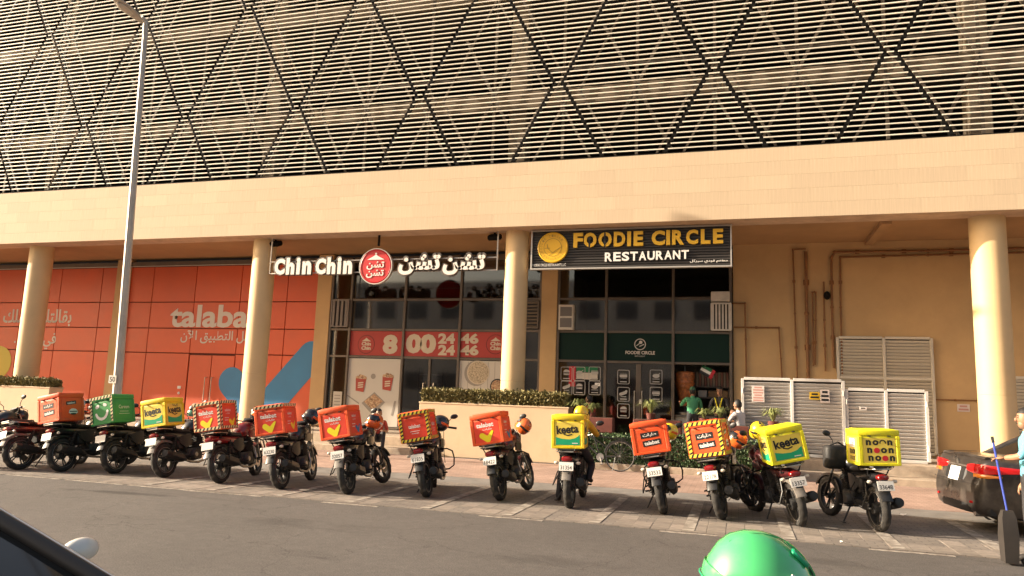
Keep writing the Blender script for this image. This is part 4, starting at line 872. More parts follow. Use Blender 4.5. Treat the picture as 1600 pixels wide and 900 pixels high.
# ------------------------------------------------------------------ hanging signs
YSG = 19.08
x0, z0 = XZ(830, 419, YSG); x1, z1 = XZ(1142, 351, YSG); z0 = 5.06; z1 = 6.11
fs = thing('restaurant_sign', 'long black slatted sign with yellow letters and a yellow disc, hung under the beam', 'sign', ((x0 + x1) / 2, YSG, z0)); FSI = T(-(x0 + x1) / 2, -YSG, -z0); xm = (x0 + x1) / 2
part('backing', MB().box((xm, YSG + .09, (z0 + z1) / 2), (x1 - x0, .06, z1 - z0)), M_sbk, fs, None, FSI)
for i in range(14): part('slat', MB().cbox((xm, YSG + .045, z0 + .06 + i * (z1 - z0 - .1) / 13.3), (x1 - x0 - .05, .03, .042), .006), mat('sign_slat', (.050, .044, .040), .4), fs, 35, FSI)
for z in (z0, z1): part('frame', MB().box((xm, YSG + .04, z), (x1 - x0 + .05, .14, .035)), M_silver, fs, None, FSI)
for x in (x0, x1): part('frame', MB().box((x, YSG + .04, (z0 + z1) / 2), (.035, .138, z1 - z0 - .036)), M_silver, fs, None, FSI)
for x in (x0 + .5, x1 - .5): part('hanger', MB().box((x, YSG + .1, z1 + .06), (.05, .05, .12)), M_dark, fs, None, FSI)
dx_, dz_ = XZ(864, 387, YSG)
part('disc', MB().lathe([(0, 0), (.42, 0), (.42, -.05), (.395, -.062), (.385, -.05), (0, -.05)], 40, 'Y', c=(dx_, YSG + .02, dz_)), M_gold, fs, 40, FSI)
ring = lambda r, w: [(dx_ + r * math.cos(R(q)), dz_ + r * math.sin(R(q))) for q in range(0, 361, 10)] + [(dx_ + (r - w) * math.cos(R(q)), dz_ + (r - w) * math.sin(R(q))) for q in range(360, -1, -10)]
wall_gfx('disc_print', [ring(.40, .012), ring(.25, .014), capsule((dx_ - .22, dz_ - .02), (dx_ - .08, dz_ - .02), .008), capsule((dx_ - .13, dz_ - .03), (dx_ + .0, dz_ - .15), .008), capsule((dx_ - .1, dz_ - .22), (dx_ + .22, dz_ + .0), .008), capsule((dx_ - .15, dz_ + .08), (dx_ - .14, dz_ - .02), .012)], M_golds, YSG - .034, FSI, fs)
for s, a0, da in (('FOODIE CIRCLE', 200, -13.5), ('RESTAURANT', 215, 12)):
    for i, ch in enumerate(s):
        if ch == ' ': continue
        q = R(a0 + da * i); up_ = da < 0
        link('lettering', text_mesh(ch, .06, .0, 0, .05), M_golds, fs, FSI @ T(dx_ + .32 * math.cos(q), YSG - .036, dz_ + .32 * math.sin(q)) @ FACE_F @ Rz(q - math.pi / 2 if up_ else q + math.pi / 2))
def stx(t, s, px0, px1, py0, py1, m, bold, depth, I, y, side=None):
    xa, za = XZ(px0, (py0 + py1) / 2, y); xb, zb = XZ(px1, (py0 + py1) / 2, y); h = XZ((px0 + px1) / 2, py0, y)[1] - XZ((px0 + px1) / 2, py1, y)[1]; zc = (za + zb) / 2
    if side:
        wtxt(t, s, (xa + xb) / 2, zc, y + depth * .55, h * 1.0, xb - xa, side, bold, depth, I, 'letter_return'); wtxt(t, s, (xa + xb) / 2, zc, y - .004, h, xb - xa, m, bold, .004, I)
    else: wtxt(t, s, (xa + xb) / 2, zc, y, h, xb - xa, m, bold, depth, I)
pos = 895.0
for i, (ch, a, b_) in enumerate((('F', 896, 911), ('O', 912, 932), ('O', 935, 956), ('D', 959, 977), ('I', 980, 986), ('E', 990, 1005), ('C', 1018, 1039), ('I', 1041, 1047), ('R', 1050, 1069), ('C', 1072, 1091), ('L', 1095, 1110), ('E', 1114, 1130))):
    yt = 375 - (a + b_ - 1800) / 2 * .030 + .5
    stx(fs, ch, a, b_, yt - 11.5, yt + 11.5, M_gold, .045 if ch != 'I' else .03, .06, FSI, YSG - .04, M_golds)
for px in (921.5, 945.5):
    x, z = XZ(px, 376, YSG); 
    wall_gfx('cutlery_mark', [capsule((x, z - .18), (x, z + (.02 if px < 930 else .2)), .02), circ(x, z + .05 if px < 930 else z - .06, .05, 14)], M_sbk, YSG - .05, FSI, fs)
for i, ch in enumerate('RESTAURANT'):
    a = 945 + i * 13.3; yt = 401.5 - i * .45; stx(fs, ch, a, a + 11.6, yt - 7, yt + 7, M_white, .03, .05, FSI, YSG - .03, M_silver)
stx(fs, 'FOODIE CIRCLE RESTAURANT L.L.C', 832, 884, 412, 416, M_white, 0, 0, FSI, YSG - .01)
stx(fs, AR['sirkl'] + ' ' + AR['foodi'] + ' ' + AR['mataam'], 1078, 1137, 405, 411, M_white, .01, 0, FSI, YSG - .01)
# takeaway sign: white letters on a light frame
YC = 19.05
cs = thing('takeaway_sign', 'white channel letters and a red disc on a thin frame under the beam', 'sign', (-10, YC, 5.0)); CSI = T(10, -YC, -5.0)
M_sgrey = mat('letter_edge', (.10, .085, .075), .5); M_lw = mat('letter_white', (.78, .74, .68), .45)
for ch, a, b_ in (('C', 429, 446), ('h', 447, 461), ('i', 463, 470), ('n', 472, 487), ('C', 493, 510), ('h', 511, 525), ('i', 527, 534), ('n', 536, 551)):
    yt = 416.5 - (a - 430) * .010; y0 = yt - 14 if ch in 'hiC' else yt - 8.5; y0 = y0 + 1.5 if ch == 'C' else y0
    stx(cs, ch, a - 1, b_ + 1, y0 - 1.2, yt + 14.2, M_sgrey, .11, .07, CSI, YC - .01); stx(cs, ch, a + .6, b_ - .6, y0 + .6, yt + 12.6, M_lw, .052, .03, CSI, YC - .06)
for a, b_ in ((623, 688), (692, 758)):
    stx(cs, AR['tishin'], a - 1.5, b_ + 1.5, 394, 432, M_sgrey, .08, .07, CSI, YC - .01); stx(cs, AR['tishin'], a, b_, 397.5, 429, M_lw, .042, .03, CSI, YC - .06)
dx_, dz_ = XZ(588, 416.5, YC)
part('disc', MB().lathe([(0, 0), (.50, 0), (.50, -.1), (.47, -.115), (.455, -.1), (0, -.1)], 40, 'Y', c=(dx_, YC + .05, dz_)), mat('sign_red', (.52, .02, .025), .4), cs, 40, CSI)
part('disc_rim', MB().lathe([(.505, .0), (.53, .0), (.53, -.11), (.505, -.11)], 40, 'Y', c=(dx_, YC + .05, dz_), closed=True), M_silver, cs, 40, CSI)
for dz in (.02, -.22): wtxt(cs, AR['tishin'], dx_, dz_ + dz, YC - .06, .24, .56, M_lw, .025, .01, CSI)
wall_gfx('roof_mark', [[(dx_ - .28, dz_ + .19), (dx_ + .28, dz_ + .19), (dx_ + .1, dz_ + .28), (dx_, dz_ + .34), (dx_ - .1, dz_ + .28)], rect(dx_, dz_ + .37, .06, .05)], M_lw, YC - .06, CSI, cs)
xl, zl_ = XZ(419, 431, YC); xr, _z = XZ(775, 426, YC)
for z in (5.06, 5.42): part('frame_rail', MB().box(((xl + xr) / 2, YC + .07, z), (xr - xl, .03, .03)), M_silver, cs, None, CSI)
for x in (xl, xr): part('frame_post', MB().box((x, YC + .07, 5.60), (.035, .035, 1.10)), M_silver, cs, None, CSI)
part('hanger', MB().box((dx_, YC + .07, 6.0), (.05, .05, .34)), M_dark, cs, None, CSI)
for px in (426, 770):
    x, z = XZ(px, 378, YC + .1); tag(part('spot_lamp', MB().cbox((x, YC + .25, 6.03), (.36, .3, .16), .04, rot=(R(20), 0, 0)).cyl((x, YC + .25, 6.1), (x, YC + .25, 6.2), .03, 8), M_dark), 'dark floodlight fixed under the beam at the ' + ('left' if px < 500 else 'right') + ' end of the white letter sign', 'floodlight')
# ------------------------------------------------------------------ wall fittings on the right
M_pipe = mat('painted_pipe', (.22, .095, .03), .55, nscale=6, namt=.25)
M_gate = mat('gate_grey', (.58, .56, .53), .5, nscale=2, namt=.12, rnd=.05, dirt=((.36, .33, .30), 1.4, .56, .8))
M_gdk = mat('gate_shadow', (.10, .09, .08), .8)
M_lou = mat('louvre_tan', (.58, .53, .45), .55, rnd=.06, nscale=2, namt=.1)
YQ = YW - .05
def pipe(label, pts, r=.022, clips=True):
    p = [XZ(a, b, YQ) for a, b in pts]; w = [(x, YQ, z) for x, z in p]
    t = thing('wall_pipe', label, 'pipe', (w[-1][0], YQ, w[-1][2]), 0, 'pipes on the beige wall'); I = T(-w[-1][0], -YQ, -w[-1][2])
    mb = MB()
    for a, b in zip(w, w[1:]): mb.tube([a, b], r, 10)
    part('pipe_run', mb, M_pipe, t, 40, I)
    for q in w[1:-1]: part('elbow', MB().ell(q, (r * 1.5,) * 3, 10, 8), M_pipe, t, 60, I)
    for a, b in zip(w, w[1:]):
        a, b = Vector(a), Vector(b); n = int((b - a).length / 1.1)
        for i in range(n):
            c = a.lerp(b, (i + .5) / n); part('clip', MB().cbox((c.x, YQ + .02, c.z), (r * 3.4, .06, r * 3.4), .004), M_pipe, t, 35, I)
    return t
pipe('thin brown wall pipe forming a square bend left of the thick riser', [(1259, 389), (1239, 390), (1242, 490), (1246, 596)], .022)
pipe('thick brown riser pipe on the beige wall', [(1259, 393), (1260.5, 490), (1263, 596)], .045)
pipe('left leg of the narrow pipe loop on the beige wall', [(1273, 456), (1269.5, 457), (1270, 500), (1271, 572)], .02)
pipe('right leg of the narrow pipe loop on the beige wall', [(1271.5, 455), (1274.5, 457), (1274.5, 500), (1273.5, 570)], .02)
pv = pipe('brown wall pipe carrying a dark valve', [(1287, 440), (1288, 500), (1290, 580)], .024)
part('valve', MB().ell((0, 0, 0), (.09, .07, .12), 12, 8).cyl((-.02, -.12, 0), (-.02, 0, 0), .05, 12), M_dark, pv, 50, T(*[a - b for a, b in zip((XZ(1292, 462, YQ)[0], YQ - .03, XZ(1292, 462, YQ)[1]), pv.location)]))
pipe('long brown pipe rising left of the louvres then running right along the wall top', [(1600, 388), (1450, 392), (1304, 394), (1299, 403), (1300, 480), (1303, 575)], .032)
pipe('long brown pipe just below the topmost wall pipe, dropping beside the louvres', [(1600, 394.5), (1450, 398.5), (1313, 402), (1313.5, 480), (1316, 585)], .026)
pipe('small bent pipe beside the restaurant grille', [(1141, 474), (1164, 474), (1165, 530), (1166, 590)], .022)
pipe('bent pipe between the restaurant and the risers', [(1147, 511), (1217, 512), (1220, 560), (1222, 594)], .02)
pipe('thin level pipe low on the wall left of the right column', [(1450, 624), (1536, 626)], .015)
def louvre(name, label, x0, x1, z0, z1, y, n, m, pitch, grp, mid=None):
    g = thing(name, label, 'louvre gate' if 'gate' in name else 'louvre', ((x0 + x1) / 2, y, z0), 0, grp); I = T(-(x0 + x1) / 2, -y, -z0)
    part('backing', MB().box(((x0 + x1) / 2, y + .05, (z0 + z1) / 2), (x1 - x0 - .02, .015, z1 - z0 - .02)), M_gdk, g, None, I)
    xs = [x0 + (x1 - x0) * i / n for i in range(n + 1)]
    for x in xs: part('stile', MB().cbox((x, y, (z0 + z1) / 2), (.07, .08, z1 - z0), .005), m, g, 35, I)
    for z in [z0, z1] + ([mid] if mid else []):
        for a, b in zip(xs, xs[1:]): part('rail', MB().cbox(((a + b) / 2, y, z), (b - a - .072, .078, .07), .005), m, g, 35, I)
    sm = MB().box((0, 0, 0), (xs[1] - xs[0] - .074, .012, pitch * .95), rot=(R(33), 0, 0)).mesh('slat')
    for a, b in zip(xs, xs[1:]):
        z = z0 + .06 + pitch / 2
        while z < z1 - .05: link('slat', sm, m, g, I @ T((a + b) / 2, y, z)); z += pitch
    for a in xs[:1] + xs[-1:]:
        for z in (z0 + .3, z1 - .3): part('hinge', MB().cyl((a, y - .05, z - .06), (a, y - .05, z + .06), .018, 8), m, g, 35, I)
    return g
louvre('louvre_gate', 'taller grey slatted gate with a white notice, next to the restaurant', .12, 2.42, .47, 2.27, 19.4, 2, M_gate, .083, 'grey slatted gates')
louvre('louvre_gate', 'lower grey slatted gate behind the yellow box lettered three times', 2.49, 4.20, .46, 2.08, 19.42, 2, M_gate, .083, 'grey slatted gates')
louvre('wall_louvre', 'large pale louvre panel set in the wall above the gates', 2.62, 4.91, .52, 3.53, YW - .06, 2, M_lou, .085, 'pale louvre panels in the wall', mid=2.45)
louvre('wall_louvre', 'pale louvre panel in the wall right of the right column', 6.5, 8.8, .5, 2.55, YW - .06, 2, M_lou, .085, 'pale louvre panels in the wall')
def notice(label, px0, px1, py0, py1, y, m, lines, lm_):
    x0, z0 = XZ(px0, py1, y); x1, z1 = XZ(px1, py0, y)
    t = tag(part('notice', MB().cbox((0, 0, 0), (x1 - x0, .008, z1 - z0), .002), m, None, 35, T((x0 + x1) / 2, y, (z0 + z1) / 2)), label, 'notice')
    h = (z1 - z0) / (lines * 1.7 + .6)
    for i in range(lines): link('printed_line', MB().box((0, 0, 0), ((x1 - x0) * (.8 if i % 3 else .6), .001, h)).mesh('printed_line'), lm_, t, T(0, -.0055, (z1 - z0) / 2 - h * (1.1 + 1.7 * i)))
M_pink = mat('notice_paper', (.66, .58, .54), .6); M_rink = mat('red_ink', (.52, .27, .23), .5)
notice('white paper notice with red lines on the tall grey gate', 1175, 1194, 603, 628, 19.345, M_pink, 6, M_rink)
notice('yellow warning plate on the tall grey gate', 1265, 1281, 613, 624, 19.345, mat('warn_yellow', (.70, .45, .02), .5), 2, M_ink)
notice('white square notice beside the yellow warning plate', 1282, 1296, 609, 629, 19.345, M_pink, 3, M_ink)
notice('small white plate on the wall left of the right column', 1496, 1515, 632, 643, YW - .01, M_pink, 2, M_rink)
notice('little white plate low on the lower grey gate', 1343, 1354, 636, 640, 19.36, M_pink, 1, M_ink)
# ------------------------------------------------------------------ planters and plants
M_plwall = mat('planter_render', (.62, .46, .30), .8, nscale=1.2, namt=.1, bscale=40, bstr=.12, dirt=((.50, .35, .21), 1.2, .56, .8))
M_hedge = mat('dry_hedge_leaf', (.20, .17, .06), .7, rnd=0, nscale=9, namt=.5)
M_ivy = mat('ivy_leaf', (.055, .105, .035), .55, nscale=12, namt=.6, dirt=((.34, .36, .22), 22, .56, .64))
M_spid = mat('spider_leaf', (.24, .27, .09), .55, nscale=10, namt=.5)
M_soil = mat('soil', (.08, .055, .035), .95)
M_trough = mat('trough_brown', (.13, .035, .025), .6, nscale=4, namt=.25)
def leaves(n, box, size, up=.5, seed=1, shell=.6):
    rg = random.Random(seed); mb = MB(); (x0, x1), (y0, y1), (z0, z1) = box
    for _ in range(n):
        x, y, z = rg.uniform(x0, x1), rg.uniform(y0, y1), rg.uniform(z0, z1)
        if rg.random() < shell:
            w = rg.random()
            if w < .55: y = y0 + rg.gauss(0, .025)
            elif w < .9: z = z1 + rg.gauss(0, .03)
            else: x = (x0 if rg.random() < .5 else x1) + rg.gauss(0, .02)
        s = size * rg.uniform(.6, 1.3)
        d = Vector((rg.gauss(0, 1), rg.gauss(0, 1) - .3, rg.gauss(0, 1) + up)).normalized(); a = d.orthogonal().normalized(); a = (Matrix.Rotation(rg.uniform(0, 6.3), 3, d) @ a)
        p = Vector((x, y, z)); mb.add([p, p + d * s * .5 + a * s * .28, p + d * s, p + d * s * .5 - a * s * .28], [(0, 1, 2, 3)])
    return mb
def planter(label, x0, x1, ztop, hz, seed):
    t = thing('planter', label, 'planter', ((x0 + x1) / 2, 18.75, 0), 0, 'rendered planters with clipped hedges'); I = T(-(x0 + x1) / 2, -18.75, 0)
    part('wall', MB().cbox(((x0 + x1) / 2, 18.73, ztop / 2), (x1 - x0, .50, ztop), .012), M_plwall, t, 35, I)
    part('coping', MB().cbox(((x0 + x1) / 2, 18.73, ztop + .012), (x1 - x0 + .03, .53, .045), .01), M_plwall, t, 35, I)
    part('soil', MB().box(((x0 + x1) / 2, 18.74, ztop + .036), (x1 - x0 - .1, .4, .01)), M_soil, t, None, I)
    h = part('hedge', leaves(int(2600 * (x1 - x0)), ((x0 + .05, x1 - .08), (18.53, 18.95), (ztop + .04, hz)), .075, .8, seed), M_hedge, t, None, I); h['kind'] = 'stuff'
    rg = random.Random(seed); st = MB()
    for i in range(int(22 * (x1 - x0))):
        x = rg.uniform(x0 + .1, x1 - .1); y = rg.uniform(18.56, 18.9); st.tube([(x, y, ztop + .02), (x + rg.uniform(-.05, .05), y, ztop + .16), (x + rg.uniform(-.1, .1), y, hz - .05)], .007, 4)
    s = part('hedge_stems', st, M_soil, t, None, I); s['kind'] = 'stuff'
planter('long cream planter wall with a clipped dry hedge beside the middle column', -8.16, -4.08, 1.37, 1.70, 5)
planter('cream planter with a clipped hedge at the far left column', -29, -20.95, 1.36, 1.60, 6)
iv = thing('ivy_hedge', 'low variegated green hedge along the restaurant terrace kerb', 'hedge', (-1.6, 17.9, .165)); IVI = T(1.6, -17.9, -.165)
for i, (a, b) in enumerate(((-3.9, -2.2), (-2.25, -.5), (-.55, .95))):
    o = part('foliage', leaves(9000, ((a, b), (17.64, 18.12), (.17, .76 + .05 * (i % 2))), .06, .3, 20 + i, .7), M_ivy, iv, None, IVI); o['kind'] = 'stuff'
part('soil_bed', MB().cbox((-1.5, 17.9, .20), (4.9, .5, .08), .01), M_soil, iv, 35, IVI)
def spider_plant(label, x, y, z, h, n=80, seed=1):
    rg = random.Random(seed); t = thing('spider_plant', label, 'plant', (x, y, z), 0, 'spider plants on the terrace'); mb = MB()
    for i in range(n):
        a = rg.uniform(0, 6.283); l = h * rg.uniform(.6, 1.2); out = rg.uniform(.3, 1.1) * h; dx, dy = math.cos(a), math.sin(a); w = .011; px_, py_ = -dy * w, dx * w
        pts = [(dx * .02, dy * .02, 0), (dx * out * .35, dy * out * .35, l * .7), (dx * out * .8, dy * out * .8, l * .85), (dx * out * 1.25, dy * out * 1.25, l * .5)]
        vv = []
        for k, p in enumerate(pts): s = (1, 1, .8, .1)[k]; vv += [(p[0] + px_ * s, p[1] + py_ * s, p[2]), (p[0] - px_ * s, p[1] - py_ * s, p[2])]
        mb.add(vv, [(0, 1, 3, 2), (2, 3, 5, 4), (4, 5, 7, 6)])
    o = part('leaves', mb, M_spid, t, None); o['kind'] = 'stuff'
    part('pot', MB().lathe([(0, -.16), (.09, -.16), (.12, 0), (.105, 0), (.1, -.03), (0, -.03)], 18), M_trough, t, 40)
def trough(label, x0, x1, y, z1):
    t = thing('plant_trough', label, 'trough', ((x0 + x1) / 2, y, .165), 0, 'brown plant troughs on the terrace'); I = T(-(x0 + x1) / 2, -y, -.165)
    part('tub', MB().cbox(((x0 + x1) / 2, y, z1 - .18), (x1 - x0, .34, .36), .015), M_trough, t, 35, I); part('soil', MB().box(((x0 + x1) / 2, y, z1 + .003), (x1 - x0 - .05, .29, .01)), M_soil, t, None, I)
    for x in (x0 + .06, x1 - .06):
        for dy in (-.12, .12): part('leg', MB().cbox((x, y + dy, (z1 - .36 + .165) / 2), (.05, .05, z1 - .36 - .165), .005), M_trough, t, 35, I)
trough('brown plant trough beside the end of the long planter', -4.0, -2.95, 18.6, 1.18)
trough('brown plant trough behind the bicycle, in front of the restaurant door', -2.45, -1.3, 18.6, 1.18)
trough('brown plant trough in front of the kitchen hatch', -.75, .25, 18.6, 1.12)
for i, (px, y, z, h, lab) in enumerate(((903, 18.6, 1.33, .3, 'spider plant on the trough beside the long planter'), (925, 18.62, 1.30, .24, 'smaller spider plant next to the seated person in red'), (1017, 18.6, 1.34, .34, 'tall spider plant in front of the restaurant door'), (1100, 18.6, 1.27, .24, 'small spider plant below the green shirted man'), (1125, 18.62, 1.28, .28, 'yellowish spider plant below the dark jacketed man'))):
    spider_plant(lab, XZ(px, 640, y)[0], y, z, h, 90, 40 + i)
spider_plant('spider plant showing above the tilted lemon yellow box', XZ(1208, 650, 17.9)[0] , 17.95, 1.28, .3, 90, 55)
tag(part('plant_stand', MB().cbox((XZ(1208, 650, 17.9)[0], 17.95, .64), (.22, .22, .96), .01), M_trough), 'slim brown plant stand behind the tilted lemon yellow box', 'plant stand')
# ------------------------------------------------------------------ lamp post
YL = 15.2
b0, b1 = onY(183, 612, YL), onY(228, 40, YL); d_ = (b1 - b0); base = b0 - d_ * (b0.z / d_.z)
M_pole = mat('galvanised_pole', (.44, .41, .37), .5, metal=.2, nscale=3, namt=.18)
lp = thing('lamp_post', 'tall grey street lamp standing in front of the orange shop', 'street lamp', (base.x, YL, 0)); LI = T(-base.x, -YL, 0)
part('pole', MB().tube([base, b0, b1], [.125, .11, .065], 8), M_pole, lp, 30, LI)
part('base_plate', MB().cbox((base.x, YL, .03), (.42, .42, .05), .01), M_pole, lp, 35, LI); part('hatch', MB().cbox((b0.x + .0, YL - .115, .9), (.11, .02, .4), .006), M_pole, lp, 35, LI)
e1 = onY(206, 10, 14.75); e2 = onY(178, -4, 14.05)
part('arm', MB().tube([b1 - Vector((0, 0, .3)), b1 + Vector((0, -.02, .12)), b1.lerp(e1, .35) + Vector((0, 0, .06))], [.066, .066, .06], 10), M_pole, lp, 40, LI)
ax = (e2 - b1); n_ = 9; secs = []; sd = ax.cross(Vector((0, 0, 1))).normalized(); up_ = sd.cross(ax).normalized()
for i in range(n_):
    t = i / (n_ - 1); c = b1.lerp(e2, .12 + .9 * t); hw = (.07, .10, .14, .17, .185, .185, .17, .12, .03)[i]; hh = (.06, .075, .085, .09, .09, .08, .065, .045, .015)[i]
    secs.append([tuple(c + sd * hw * math.cos(2 * math.pi * k / 16) + up_ * hh * (math.sin(2 * math.pi * k / 16) if math.sin(2 * math.pi * k / 16) > 0 else .55 * math.sin(2 * math.pi * k / 16))) for k in range(16)])
part('lamp_head', MB().loft(secs), M_pole, lp, 60, LI)
c = b1.lerp(e2, .66) - up_ * .05; rm = Matrix((sd, ax.normalized(), up_)).transposed().to_4x4()
part('lamp_glass', MB().ell((0, 0, 0), (.14, .26, .045), 16, 8), mat('lamp_glass', (.50, .47, .42), .2), lp, 60, LI @ T(*c) @ rm)
nb = tag(part('number_plate', MB().cbox((0, 0, 0), (.24, .01, .20), .003), M_pale, lp, 35, LI @ T(onY(182, 593, YL).x, YL - .125, onY(182, 593, YL).z)))
link('lettering', text_mesh('50', .13, .02, 0, .17), M_ink, nb, T(0, -.007, 0) @ FACE_F)
# ------------------------------------------------------------------ bicycle
bc = thing('bicycle', 'black city bicycle leaning on the low green hedge', 'bicycle', (-2.63, 17.28, .011)); bc.matrix_basis = T(-2.60, 17.30, .011) @ Rx(R(-7))
def bwheel(x):
    w = link('wheel', MB().lathe([(.315, -.012), (.325, -.014), (.325, .014), (.315, .012)], 40, 'Y', closed=True).cyl((0, -.03, 0), (0, .03, 0), .02, 10).mesh('wheel', 40), M_met, bc, T(x, 0, .345))
    link('tyre', MB().lathe([(.322, -.017), (.335, -.02), (.345, 0), (.335, .02), (.322, .017)], 40, 'Y', closed=True).mesh('tyre', 50), M_tyre, w)
    sp_ = MB()
    for k in range(18): q = 2 * math.pi * k / 18; sp_.tube([(0, .02 * (-1) ** k, 0), (.32 * math.cos(q), 0, .32 * math.sin(q))], .0022, 4)
    o = link('spokes', sp_.mesh('spokes'), M_met, w); o['kind'] = 'stuff'
    link('mudguard', MB().tube([(.36 * math.cos(R(a)), 0, .36 * math.sin(R(a))) for a in range(-10, 171, 15)], .018, 6).mesh('mudguard', 50), M_black, w)
bwheel(0); bwheel(-1.08)
part('frame', MB().tube([(0, 0, .345), (-.45, 0, .30), (-.62, 0, .78)], .016, 8).tube([(-.45, 0, .3), (-.92, 0, .72)], .02, 8).tube([(-.6, 0, .72), (-.9, 0, .86)], .018, 8).tube([(0, 0, .345), (-.58, 0, .70)], .012, 8), M_black, bc)
part('fork', MB().tube([(-1.08, 0, .345), (-.96, 0, .62), (-.88, 0, .95)], .016, 8), M_black, bc); part('saddle', MB().ell((-.62, 0, .90), (.14, .08, .04), 12, 8).tube([(-.62, 0, .75), (-.63, 0, .88)], .013, 8), M_seat, bc, 60)
part('handlebar', MB().tube([(-.80, -.28, 1.05), (-.90, -.12, 1.06), (-.90, .12, 1.06), (-.80, .28, 1.05)], .012, 8).tube([(-.88, 0, .94), (-.90, 0, 1.06)], .014, 8), M_met, bc)
part('rack', MB().tube([(.15, -.06, .74), (-.45, -.06, .76), (-.45, .06, .76), (.15, .06, .74), (.15, -.06, .74)], .008, 6).tube([(0, 0, .36), (.05, -.06, .74)], .006, 6), M_black, bc)
part('crank', MB().cyl((-.45, -.03, .3), (-.45, -.02, .3), .09, 18).tube([(-.45, -.04, .3), (-.4, -.06, .14)], .01, 6).cbox((-.4, -.10, .14), (.09, .07, .02), .004), M_met, bc)
part('kick_stand', MB().tube([(-.1, -.02, .32), (-.14, -.15, .0)], .008, 6), M_met, bc)
# litter on the ground
for i, (px, py, w, h) in enumerate(((1300, 795, .10, .05), (1412, 808, .12, .06), (1260, 795, .08, .05), (1322, 851, .07, .04))):
    p = gnd(px, py); tag(part('paper_scrap', MB().add([(0, 0, .004), (w, 0, .02), (w * .9, h, .006), (w * .45, h * 1.1, .025), (0, h, .008)], [(0, 1, 3), (1, 2, 3), (0, 3, 4)]), M_white, None, None, T(p.x, p.y, .02) @ Rz(i)), ['white paper scrap in the shade beside the lemon yellow boxed motorcycle', 'white paper scrap between the last motorcycle and the dark car', 'small white scrap behind the tilted lemon yellow boxed motorcycle', 'tiny white scrap on the edge pavers near the green helmet'][i], 'litter', 'scraps of litter')
# ------------------------------------------------------------------ people
M_skin = mat('skin', (.33, .17, .10), .5, nscale=20, namt=.1)
M_hair = mat('black_hair', (.012, .010, .009), .55)
M_shoe = mat('dark_shoe', (.03, .027, .025), .6)
M_shoew = mat('white_shoe', (.62, .58, .52), .6)
M_trou = mat('dark_trousers', (.028, .027, .030), .8, bscale=30, bstr=.4)
M_shg = mat('green_shirt', (.07, .30, .15), .8, bscale=18, bstr=.6)
M_shb = mat('light_blue_shirt', (.13, .42, .55), .8, bscale=18, bstr=.6)
M_shy = mat('yellow_shirt', (.62, .40, .03), .8, bscale=18, bstr=.6)
M_shw = mat('white_shirt', (.58, .55, .54), .8, bscale=18, bstr=.6)
M_shk = mat('black_jacket', (.025, .024, .024), .7, bscale=18, bstr=.6)
M_shr = mat('red_shirt', (.42, .05, .03), .8, bscale=18, bstr=.6)
def stand(h=1.72, **kw):
    s = h / 1.72
    P = dict(pel=(0, 0, .95), chest=(0, 0, 1.26), neck=(0, 0, 1.47), head=(0, .015, 1.605), lsh=(-.185, 0, 1.40), lel=(-.235, -.02, 1.12), lwr=(-.24, .07, .88), rsh=(.185, 0, 1.40), rel=(.235, -.02, 1.12), rwr=(.24, .07, .88),
             lhip=(-.09, 0, .90), lkn=(-.10, .03, .50), lan=(-.105, 0, .09), lto=(-.12, .17, .035), rhip=(.09, 0, .90), rkn=(.10, .03, .50), ran=(.105, 0, .09), rto=(.12, .17, .035))
    P.update(kw); return {k: Vector(v) * s for k, v in P.items()}
def sit(**kw):       # seat height about .45
    P = dict(pel=(0, 0, .55), chest=(0, .05, .86), neck=(0, .07, 1.06), head=(0, .10, 1.19), lsh=(-.18, .06, .99), lel=(-.24, .10, .72), lwr=(-.16, .33, .68), rsh=(.18, .06, .99), rel=(.24, .10, .72), rwr=(.16, .33, .68),
             lhip=(-.09, .04, .52), lkn=(-.12, .44, .50), lan=(-.12, .42, .09), lto=(-.13, .58, .035), rhip=(.09, .04, .52), rkn=(.12, .44, .50), ran=(.12, .42, .09), rto=(.13, .58, .035))
    P.update(kw); return {k: Vector(v) for k, v in P.items()}
